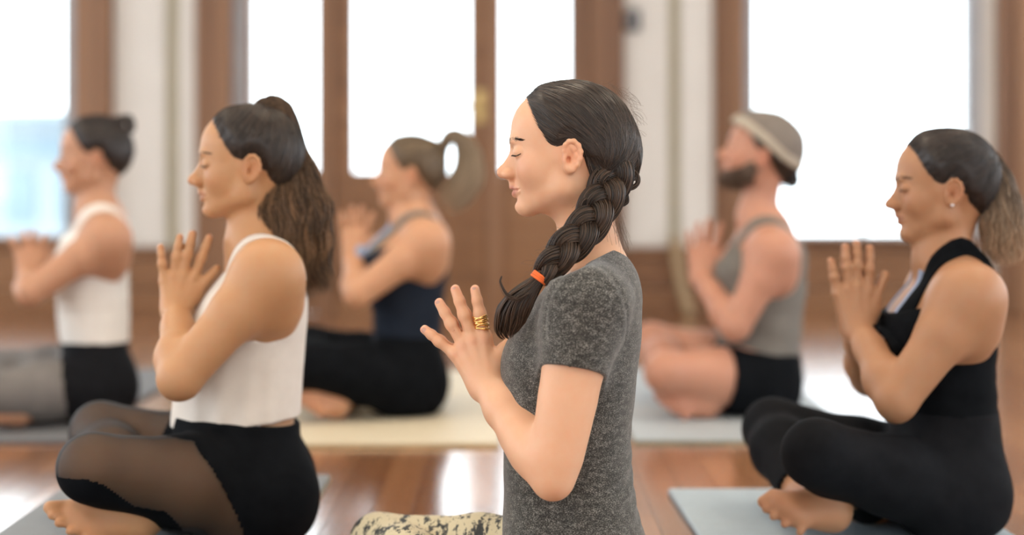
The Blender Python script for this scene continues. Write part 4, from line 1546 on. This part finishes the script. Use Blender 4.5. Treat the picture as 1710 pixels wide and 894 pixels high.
def folds(P):
    z = P[..., 2]; x = P[..., 0]
    a = wrinkle(D, .0016, 24, (1.4, .8, .7), 1.1)(P)
    # soft diagonal pulls down from the armhole
    w = np.clip((CAM_H - (560 - HOR) / s_ - z) / .15, 0, 1)
    return a + .0022 * w * np.sin((x * 1.0 - z * .35) * 130 + 2 * np.sin(z * 22))
cloth('tank_top', SDF(tops, off=.001, cuts=[px_plane((470, 400), (350, 448), D), armhole((455, 480), .060, .098, .088, D, -12), plane_cut(J(283, 712), np.array([.09, 0, -1.])),
      ], disp=folds), .0048, M['white_knit'], root)
# shoulder strap over the trapezius
def strap(name, pts, wid, thick, mat, root, sd, mirrorD=None, n=26):
    out = []
    for mm in ((False, True) if mirrorD else (False,)):
        P = spline([mirror(p, mirrorD) if mm else p for p in pts], n)
        P = sd.project(P, 5, maxstep=.03).astype(float)
        G = sd.grad(P); G /= np.linalg.norm(G, axis=1, keepdims=True)
        T = np.gradient(P, axis=0); T /= np.linalg.norm(T, axis=1, keepdims=True)
        S = np.cross(T, G); S /= np.linalg.norm(S, axis=1, keepdims=True)
        w = np.interp(np.linspace(0, 1, n), np.linspace(0, 1, len(wid)), wid)
        rows = []
        for o in (-1, -.5, 0, .5, 1):
            q_ = sd.project(P + S * (w * o)[:, None], 3, maxstep=.02)
            rows.append(q_ + G * thick * (1 if abs(o) < 1 else .4))
        V = np.stack(rows, 1).reshape(-1, 3)
        qd = [(i * 5 + j, i * 5 + j + 1, (i + 1) * 5 + j + 1, (i + 1) * 5 + j) for i in range(n - 1) for j in range(4)]
        ob = link(name, np_mesh(name, V, qd), mat, root, True)
        md = ob.modifiers.new('thickness', 'SOLIDIFY'); md.thickness = .003; md.offset = 0
        out.append(ob)
    return out
strap('shoulder_strap', [J(352, 470, -.075), J(385, 432, -.082), J(425, 405, -.084), J(455, 402, -.088), J(480, 430, -.090), J(495, 470, -.09)], (.028, .022, .019, .019, .024), .004, M['white_knit'], root, sd, D)
# leggings with sheer panels
lg = [p for p in pr if p.tag in ('torso', 'thigh', 'shin')]
kn_n, kn_f, hp_n = q['nk'], q['fk'], q['hn']
thn = norm(hp_n - kn_n); Ln = np.linalg.norm(hp_n - kn_n); Lf = np.linalg.norm(mirror(hp_n, D) - kn_f); thf = norm(mirror(hp_n, D) - kn_f)
shn = norm(J(*c['na']) - kn_n)
def panel(P):
    """1 where the fabric is sheer: the outer thigh between knee and hip"""
    tn = ((P - kn_n) @ thn) / Ln
    near = P[:, 1] < D
    d = P - kn_n
    up = d[:, 2] - (thn[2] * Ln * np.clip(tn, 0, 1))
    a = near & (tn > -.35) & (up > -.052 + .045 * np.clip(1 - (tn + .1) / .3, 0, 1) - .06 * np.clip((tn - .35) / .3, 0, 1)) & (tn < .60 + 1.15 * np.clip(-up + .0, -.06, .09) * 2.2) & (up < .075)
    tf = ((P - kn_f) @ thf) / Lf
    b = (~near) & (tn < .9) & (tf < .42) & (tf > -.4)
    return (a | b).astype(int)
cloth('leggings', SDF(lg, off=.0005, tagcut={'torso': plane_cut(J(300, 690), (.1, 0, 1))}, cuts=[plane_cut((0, 0, .018), (0, 0, -1))]), .0048, [M['black_knit'], M['sheer']], root, matfn=panel)
HW2 = [-.12, -.085, -.05, -.02, .000, .010, .03, .045, .07, .093, .14]
HU2 = [-.075, -.060, -.045, -.036, -.028, .024, .040, .052, .066, .078, .09]
pt = J(448, 190)
cap, hsd = hair_cap(H, M['hair_brown'], root, pt, .009, 1300, HW2, HU2, h=.0042, rad=.0009, seg=16)
def bal(t, cl, ph):
    return np.clip(t * 1.2, 0, 1) * (.2 + .8 * (math.sin(cl * 2.3) > .2)) * .8
ponytail('ponytail', [J(430, 210), J(444, 186), J(464, 188), J(474, 238), J(484, 318, -.02), J(494, 400, -.03), J(506, 450, -.03), J(520, 500, -.03)],
         (.022, .030, .038, .052, .074, .068, .052, .036), 2600, M['hair_balayage'], cap, .013, .0008, .5, 34, bal, freq=15, seed_end=(.78, 1.0))
t_ = np.linspace(0, 2 * np.pi, 24)
e = J(436, 200); V, qd, _ = tubes(np.array([e + .024 * (np.cos(t_)[:, None] * np.array([-.86, 0, .5]) + np.sin(t_)[:, None] * np.array([0, 1., 0]))]), np.full((1, 24), .005), 8)
link('hair_tie', np_mesh('hair_tie', V, qd), M['black'], cap, True)

finish(root)

# ------------------------------------------------------------------ woman in the black racerback top
c = dict(D=3.434, h=.0048, seat=1570, turn=1060, fine=True, label='woman in a black racerback tank top and black leggings with a wavy ponytail',
    nose=(1476, 341), pitch=0.5, hs=.975, skin=(.41, .215, .115), neck=[(1571, 432), (1594, 466)],
    torso=[(881, 1500, 1625, .15), (855, 1488, 1655, .182), (815, 1482, 1668, .188), (771, 1485, 1671, .172), (730, 1494, 1666, .15), (690, 1500, 1661, .138), (640, 1497, 1658, .134), (600, 1484, 1658, .137),
           (575, 1474, 1660, .140), (550, 1468, 1663, .142), (520, 1475, 1664, .142), (490, 1500, 1658, .130), (465, 1528, 1646, .105), (445, 1545, 1630, .07)],
    sh=(1620, 500), shy=.155, el=(1497, 668), ely=.185, arm_r=(.051, .040, .0255),
    hand=dict(wrist=(1436, 552), wdy=-.034, k=[(1450, 484), (1432, 480), (1416, 483), (1400, 491)], t=[(1454, 409), (1431, 401), (1412, 407), (1387, 431)], th=[(1456, 520), (1466, 490), (1479, 459)]),
    hip=(1612, 834), nk=(1363, 757, -.26), fk=(1290, 715, .20), na=(1455, 848, .03), fa=(1345, 838, -.13),
    foot=[(1390, 858, -.20), (1318, 852, -.22), (1277, 850, -.22)], inset={'torso': .010, 'thigh': .005, 'shin': .005}, leg_r=(.074, .059, .036))
root, H, sd, pr, J, q = build_person(c); D = c['D']
face_details(H, root, M['brow'], n=110)
tops = [p for p in pr if p.tag == 'torso']
cloth('tank_top', SDF(tops, off=.001, cuts=[px_plane((1640, 470), (1450, 530), D), armhole((1618, 505), .075, .098, .075, D, -8), plane_cut((0, 0, .15), (0, 0, -1))],
      disp=wrinkle(D, .0016, 30, (.5, .4, 2.4), .3)), .0048, M['black_knit'], root)
strap('shoulder_strap', [J(1482, 560, -.085), J(1508, 525, -.082), J(1545, 475, -.075), J(1580, 432, -.062), J(1604, 420, -.045), J(1630, 450, -.03), J(1648, 490, -.02)], (.040, .024, .020, .020, .022, .03), .004, M['black_knit'], root, sd, D)
strap('bra_strap', [J(1476, 545, -.055), J(1494, 505, -.058), J(1520, 470, -.050), J(1540, 452, -.045)], (.010, .008, .007), .003, M['blue_knit'], root, sd, D)
lg = [p for p in pr if p.tag in ('torso', 'thigh', 'shin')]
sa = norm(J(*c['fa']) - q['fk'])
fa_ = J(*c['fa']); na_ = J(*c['na'])
cut_f = fa_ - sa * .055
def ankle_cut(P):
    d = (P - cut_f.astype(np.float32)) @ sa.astype(np.float32)
    r = np.linalg.norm(P - fa_.astype(np.float32), axis=-1)
    return np.where(r < .085, d, -.2)
cloth('leggings', SDF(lg, off=.0025, tagcut={'torso': plane_cut((0, 0, .25), (0, 0, 1))}, cuts=[plane_cut((0, 0, .0176), (0, 0, -1)), ankle_cut], disp=wrinkle(D, .001, 34, (1, 1, 1.5), 2)), .0048, M['charcoal_knit'], root)
pt = J(1632, 268)
cap, hsd = hair_cap(H, M['hair_dark'], root, pt, .011, 1300, HW2, HU2, h=.0042, rad=.0009, seg=16)
def tips(t, cl, ph):
    return np.clip((t - .22) * 1.3, 0, 1) * .85
ponytail('ponytail', [J(1628, 270), J(1645, 268), J(1664, 300, -.01), J(1672, 350, -.02), J(1674, 400, -.02), J(1676, 446, -.02)],
         (.024, .026, .036, .040, .038, .026), 900, M['hair_tips'], cap, .009, .0010, .7, 30, tips, freq=13, seed_end=(.7, 1.0))
t_ = np.linspace(0, 2 * np.pi, 24)
e = J(1634, 270); V, qd, _ = tubes(np.array([e + .025 * (np.cos(t_)[:, None] * np.array([-.3, 0, .95]) + np.sin(t_)[:, None] * np.array([0, 1., 0]))]), np.full((1, 24), .006), 8)
link('hair_tie', np_mesh('hair_tie', V, qd), M['black'], cap, True)
bm = bmesh.new(); bmesh.ops.create_uvsphere(bm, u_segments=14, v_segments=8, radius=.0035)
bmesh.ops.translate(bm, verts=bm.verts, vec=Vector(H.p(-.001, .0845, -.023)))
me = bpy.data.meshes.new('earring'); bm.to_mesh(me); bm.free()
M['silver'] = m_plain('silver', (.8, .8, .82), None, .2, metal=1)
link('earring', me, M['silver'], root, True)

finish(root)

# ------------------------------------------------------------------ woman with the top bun
c = dict(D=4.957, h=.006, seat=160, label='woman in a white tank top and dark leggings with a dark top bun',
    nose=(87, 279.5), pitch=1, hs=.985, skin=(.47, .255, .155), neck=[(158, 346), (170, 368)],
    torso=[(700, 125, 205, .15), (680, 112, 216, .180), (650, 104, 219, .182), (610, 103, 216, .158), (575, 101, 215, .142), (530, 96, 216, .134), (490, 93, 215, .134), (455, 90, 215, .138),
           (430, 90, 215, .142), (405, 98, 214, .142), (385, 112, 208, .128), (368, 128, 200, .10), (352, 140, 188, .065)],
    sh=(180, 400), shy=.150, el=(50, 489), ely=.185, arm_r=(.049, .039, .0255),
    hand=dict(wrist=(47, 464), wdy=-.040, k=[(66, 424), (54, 420), (42, 421), (30, 425)], t=[(76, 389), (56, 382), (40, 384), (16, 394)], th=[(66, 442), (76, 428), (86, 414)]),
    hip=(178, 645), nk=(-40, 660, -.25), fk=(-15, 618, .22), na=(60, 682, .05), fa=(20, 685, -.17),
    foot=[(30, 690, -.2), (-30, 690, -.24), (-62, 688, -.25)], inset={'torso': .010, 'thigh': .005, 'shin': .005})
root, H, sd, pr, J, q = build_person(c); D = c['D']
face_details(H, root, M['brow'], n=60)
tops = [p for p in pr if p.tag == 'torso']
cloth('tank_top', SDF(tops, off=.001, cuts=[px_plane((205, 350), (110, 392), D), armhole((183, 402), .068, .098, .088, D, -10), plane_cut(J(104, 571), np.array([0, 0, -1.]))], disp=wrinkle(D, .0012, 40, (.3, .3, 2.6), .9)), .006, M['white_rib'], root)
strap('shoulder_strap', [J(104, 400, -.075), J(130, 370, -.08), J(160, 352, -.082), J(186, 352, -.085), J(205, 375, -.09)], (.030, .022, .019, .022), .004, M['white_rib'], root, sd, D)
lg = [p for p in pr if p.tag in ('torso', 'thigh', 'shin')]
def greyp(P):
    return ((P[:, 0] < J(112, 640)[0] - .12 * (P[:, 2] - .08)) & (P[:, 2] < .30)).astype(int)
cloth('leggings', SDF(lg, off=.0005, tagcut={'torso': plane_cut(J(100, 569), (0, 0, 1))}, cuts=[plane_cut((0, 0, .018), (0, 0, -1))]), .006, [M['charcoal_knit'], M['grey_panel']], root, matfn=greyp)
pt = J(188, 214)
cap, hsd = hair_cap(H, M['hair_dark'], root, pt, .010, 420, HW2, HU2, h=.005, rad=.0012, seg=12)
# bun: a coil of hair with a loose loop
t_ = np.linspace(0, 1, 60)
paths = []
bc = J(194, 208)
for i in range(110):
    a0 = rng.uniform(0, 2 * np.pi); tl = rng.normal(0, .5, 3)
    ax1 = norm(np.array([1, .2, .4]) + tl * .5); ax2 = norm(np.cross(ax1, norm(rng.normal(0, 1, 3))))
    r_ = rng.uniform(.012, .024)
    paths.append(bc + r_ * (np.cos(t_ * 5.5 + a0)[:, None] * ax1 + np.sin(t_ * 5.5 + a0)[:, None] * ax2))
lp = spline([J(198, 205), J(208, 196), J(217, 200), J(219, 213), J(210, 219), J(200, 213)], 60)
for i in range(60):
    paths.append(lp + rng.normal(0, .0045, 3))
strand_mesh('bun', np.array(paths), np.full((170, 60), .0016), M['hair_dark'], cap, 4)

finish(root)

# ------------------------------------------------------------------ woman in the navy top
c = dict(D=5.07, h=.006, seat=690, label='blond woman in a navy tank top and black leggings with a swinging ponytail',
    nose=(618, 304), pitch=3, hs=.965, skin=(.54, .295, .17), neck=[(683, 358), (696, 376)],
    torso=[(686, 630, 724, .15), (665, 620, 735, .178), (635, 617, 739, .180), (600, 620, 738, .155), (560, 624, 737, .138), (520, 622, 738, .132), (485, 612, 742, .134), (455, 604, 748, .138),
           (430, 602, 751, .142), (410, 612, 750, .142), (392, 630, 744, .125), (376, 650, 732, .095), (362, 664, 716, .06)],
    sh=(712, 406), shy=.155, el=(597, 492), ely=.20, arm_r=(.050, .040, .0255),
    hand=dict(wrist=(590, 436), wdy=-.040, k=[(608, 392), (597, 388), (586, 389), (575, 394)], t=[(623, 353), (605, 343), (588, 343), (570, 352)], th=[(606, 414), (617, 404), (628, 394)]),
    hip=(694, 640), nk=(500, 610, -.25), fk=(520, 580, .22), na=(570, 672, .05), fa=(545, 668, -.17),
    foot=[(562, 678, -.2), (525, 672, -.24), (497, 664, -.25)], inset={'torso': .010, 'thigh': .005, 'shin': .005}, leg_r=(.095, .064, .036))
root, H, sd, pr, J, q = build_person(c); D = c['D']
face_details(H, root, M['brow'], n=60)
tops = [p for p in pr if p.tag == 'torso']
cloth('tank_top', SDF(tops, off=.001, cuts=[px_plane((735, 378), (610, 424), D), armhole((712, 412), .075, .100, .080, D, -10), plane_cut((0, 0, .14), (0, 0, -1))], disp=wrinkle(D, .0012, 30, (.5, .3, 2.0), .9)), .006, M['navy_knit'], root)
strap('shoulder_strap', [J(610, 430, -.075), J(640, 400, -.08), J(672, 376, -.08), J(700, 368, -.08), J(728, 395, -.075)], (.026, .018, .016, .02), .004, M['grey_knit'], root, sd, D)
strap('inner_top', [J(604, 450, -.03), J(616, 420, -.035), J(640, 393, -.04), J(660, 378, -.04)], (.035, .030, .022), .004, M['blue_knit'], root, sd, D)
lg = [p for p in pr if p.tag in ('torso', 'thigh', 'shin')]
cloth('leggings', SDF(lg, off=.0005, tagcut={'torso': plane_cut((0, 0, .24), (0, 0, 1))}, cuts=[plane_cut((0, 0, .018), (0, 0, -1))]), .006, M['black_knit'], root)
pt = J(742, 248)
cap, hsd = hair_cap(H, M['hair_blond'], root, pt, .010, 420, HW2, HU2, h=.005, rad=.0012, seg=12)
ponytail('ponytail', [J(738, 250), J(752, 228), J(770, 234), J(782, 260), J(780, 295, -.01), J(762, 325, -.02), J(738, 342, -.02)],
         (.016, .022, .030, .040, .044, .040, .026), 700, M['hair_blond_tail'], cap, .010, .0012, .7, 26, lambda t, cl, ph: .15 + .6 * t, freq=10)

finish(root)

# ------------------------------------------------------------------ man in the grey tank top
c = dict(D=5.09, h=.006, seat=1265, male=True, girth=1.12, label='bearded man in a grey tank top, black shorts and a beige-banded cap',
    nose=(1196, 257), pitch=17, hs=1.06, skin=(.50, .255, .170), neck=[(1264, 362), (1280, 388)],
    torso=[(688, 1215, 1318, .15), (668, 1210, 1328, .178), (640, 1206, 1332, .180), (600, 1204, 1334, .162), (560, 1200, 1337, .152), (520, 1200, 1341, .150), (480, 1196, 1344, .155), (450, 1192, 1345, .160),
           (428, 1198, 1345, .162), (408, 1212, 1340, .160), (392, 1228, 1330, .135), (378, 1242, 1316, .10), (364, 1252, 1300, .07)],
    sh=(1292, 424), shy=.175, el=(1228, 545), ely=.215, arm_r=(.054, .043, .029), hand_s=1.1,
    hand=dict(wrist=(1172, 466), wdy=-.040, k=[(1194, 418), (1180, 413), (1167, 415), (1154, 422)], t=[(1204, 371), (1184, 364), (1166, 370), (1149, 384)], th=[(1196, 446), (1206, 430), (1214, 414)]),
    hip=(1275, 640), nk=(1112, 622, -.26), fk=(1088, 572, .22), na=(1195, 668, .05), fa=(1165, 668, -.17),
    foot=[(1178, 678, -.2), (1130, 674, -.24), (1100, 668, -.25)], inset={'torso': .010}, leg_r=(.092, .060, .038), foot_s=1.08)
root, H, sd, pr, J, q = build_person(c); D = c['D']
face_details(H, root, M['brow'], n=60)
tops = [p for p in pr if p.tag == 'torso']
cloth('tank_top', SDF(tops, off=.003, cuts=[px_plane((1330, 362), (1200, 432), D), armhole((1300, 428), .072, .105, .098, D, -6), plane_cut((0, 0, .12), (0, 0, -1))], disp=wrinkle(D, .003, 22, (.8, .5, 1.6), .9)), .006, M['grey_knit'], root)
strap('shoulder_strap', [J(1206, 440, -.085), J(1235, 405, -.095), J(1265, 380, -.095), J(1298, 374, -.10), J(1325, 400, -.10)], (.034, .026, .024, .03), .005, M['grey_knit'], root, sd, D)
# loose shorts over the upper thighs
sp = [p for p in pr if p.tag in ('torso', 'thigh')]
hn, hf = q['hn'], mirror(q['hn'], D)
tn, tf = norm(q['nk'] - hn), norm(q['fk'] - hf)
def shorts_cut(P):
    a = (P - (hn + tn * .15).astype(np.float32)) @ tn.astype(np.float32)
    b = (P - (hf + tf * .15).astype(np.float32)) @ tf.astype(np.float32)
    return np.where(P[..., 1] < D, a, b)
cloth('shorts', SDF(sp, off=.008, tagcut={'torso': plane_cut((0, 0, .17), (0, 0, 1))}, cuts=[plane_cut((0, 0, .0176), (0, 0, -1)), shorts_cut], disp=wrinkle(D, .002, 30, (1, 1, 1), .2)), .006, M['black_knit'], root)
# short hair below the cap, beard, cap
M['beard'] = m_hair('beard_hair', (.07, .045, .032), (.20, .135, .095), .6, .3, .1)
HUm = [-.07, -.055, -.042, -.034, -.026, .014, .028, .04, .052, .062, .08]
cap, hsd = hair_cap(H, M['hair_brown'], root, H.p(-.085, 0, -.045), .008, 300, HW2, HUm, h=.005, rad=.0012, seg=12)
ponytail('nape_lock', [H.p(-.085, 0, -.01), H.p(-.098, 0, -.035), H.p(-.105, 0, -.062)], (.03, .028, .014), 200, M['hair_brown'], cap, .004, .0012, 1.0, 14)
# beard: jaw shell plus short hairs
bsd = [p for p in H.prims() if p.tag in ('head', 'skull')]
def beard_cut(P):
    k = H.local(P)
    a = k[..., 2] + .040 + .10 * np.clip(.045 - k[..., 0], 0, .04)      # below the cheek line
    a = k[..., 2] - np.interp(k[..., 0], [-.005, .02, .05, .08, .11], [.0, -.014, -.042, -.058, -.056])
    mouth = .011 - np.sqrt(((k[..., 0] - .094) / 1.0) ** 2 + ((k[..., 2] + .052) / 1.0) ** 2)
    return np.maximum(np.maximum(a, -.002 - k[..., 0] ), mouth) * H.sc * .8
bd = cloth('beard', SDF(bsd, off=.003 * H.sc, cuts=[beard_cut]), .004, M['beard'], root, colfn=lambda V: np.repeat(rng.random(len(V))[:, None] * .5, 3, 1))
V = np.array([v.co[:] for v in bd.data.vertices]); idx = rng.choice(len(V), min(700, len(V)), replace=False)
g_ = sd.grad(V[idx].astype(np.float32)); g_ /= np.linalg.norm(g_, axis=1, keepdims=True) + 1e-6
tt = np.linspace(0, 1, 4)[None, :, None]
paths = V[idx][:, None] + (g_ * .006 + np.array([0, 0, -.008]) + rng.normal(0, .002, (len(idx), 3)))[:, None] * tt
strand_mesh('beard_hairs', paths, np.full((len(idx), 4), .0007), M['beard'], bd, 3)
# cap: grey-brown crown with a broad beige band
csd = H.skull()
def cap_cut(P):
    k = H.local(P)
    return (np.interp(k[..., 0], [-.12, -.06, .0, .06, .11], [-.005, .012, .042, .066, .078]) - k[..., 2]) * H.sc * .85
cp = empty('cap', H.p(0, 0, .1)); cp.parent = root; cp.matrix_parent_inverse = root.matrix_basis.inverted()
cloth('crown', SDF(csd, off=.016 * H.sc, cuts=[cap_cut], disp=wrinkle(D, .0015, 50, (1, 1, 1), .3)), .005, M['cap_grey'], cp)
def band_cut(P):
    k = H.local(P)
    return (k[..., 2] - np.interp(k[..., 0], [-.12, -.06, .0, .06, .11], [.020, .038, .069, .093, .104])) * H.sc * .85
cloth('band', SDF(csd, off=.0195 * H.sc, cuts=[cap_cut, band_cut]), .005, M['cap_beige'], cp)

finish(root)

front_woman()

# ------------------------------------------------------------------ yoga mats, running away from the camera
def mat(x0, x1, y0, y1, col, label, edge=None, skew=0.0):
    root = empty('yoga_mat', ((x0 + x1) / 2, (y0 + y1) / 2, 0)); tag(root, label, 'yoga mat')
    bm = bmesh.new(); box(bm, x0, x1, y0, y1, .0008, .014, .004)
    bmesh.ops.subdivide_edges(bm, edges=[e for e in bm.edges if e.calc_length() > .3], cuts=8)
    for v in bm.verts:
        v.co.x += skew * (v.co.y - (y0 + y1) / 2)
    me = bpy.data.meshes.new('pad'); bm.to_mesh(me); bm.free()
    link('pad', me, m_plain('mat_top', col, tuple(x * .92 for x in col), .6, 40, bump=.25, bscale=260, bdist=.001), root)
    e = edge or tuple(x * .6 for x in col)
    bm = bmesh.new(); box(bm, x0 - .0015, x1 + .0015, y0 - .0015, y1 + .0015, .0005, .008, .002)
    for v in bm.verts:
        v.co.x += skew * (v.co.y - (y0 + y1) / 2)
    me = bpy.data.meshes.new('underside'); bm.to_mesh(me); bm.free()
    link('underside', me, m_plain('mat_underside', e, None, .7, 40), root)
mat(-1.005, -.425, 2.30, 3.99, (.20, .215, .225), 'slate grey yoga mat under the woman in the white cropped top', (.22, .21, .13), 0)
mat(.372, .985, 2.30, 3.81, (.38, .46, .51), 'pale blue-grey yoga mat under the woman in the black tank top', None, -.03)
mat(-.66, -.035, 4.47, 6.15, (.66, .58, .42), 'cream yoga mat under the blond woman in the navy top', (.5, .38, .2))
mat(.325, .945, 4.53, 6.2, (.40, .44, .46), 'pale grey-blue yoga mat under the bearded man in black shorts', (.25, .27, .18))
mat(-1.80, -1.17, 4.53, 6.2, (.16, .165, .175), 'dark grey yoga mat under the woman with the top bun', None)
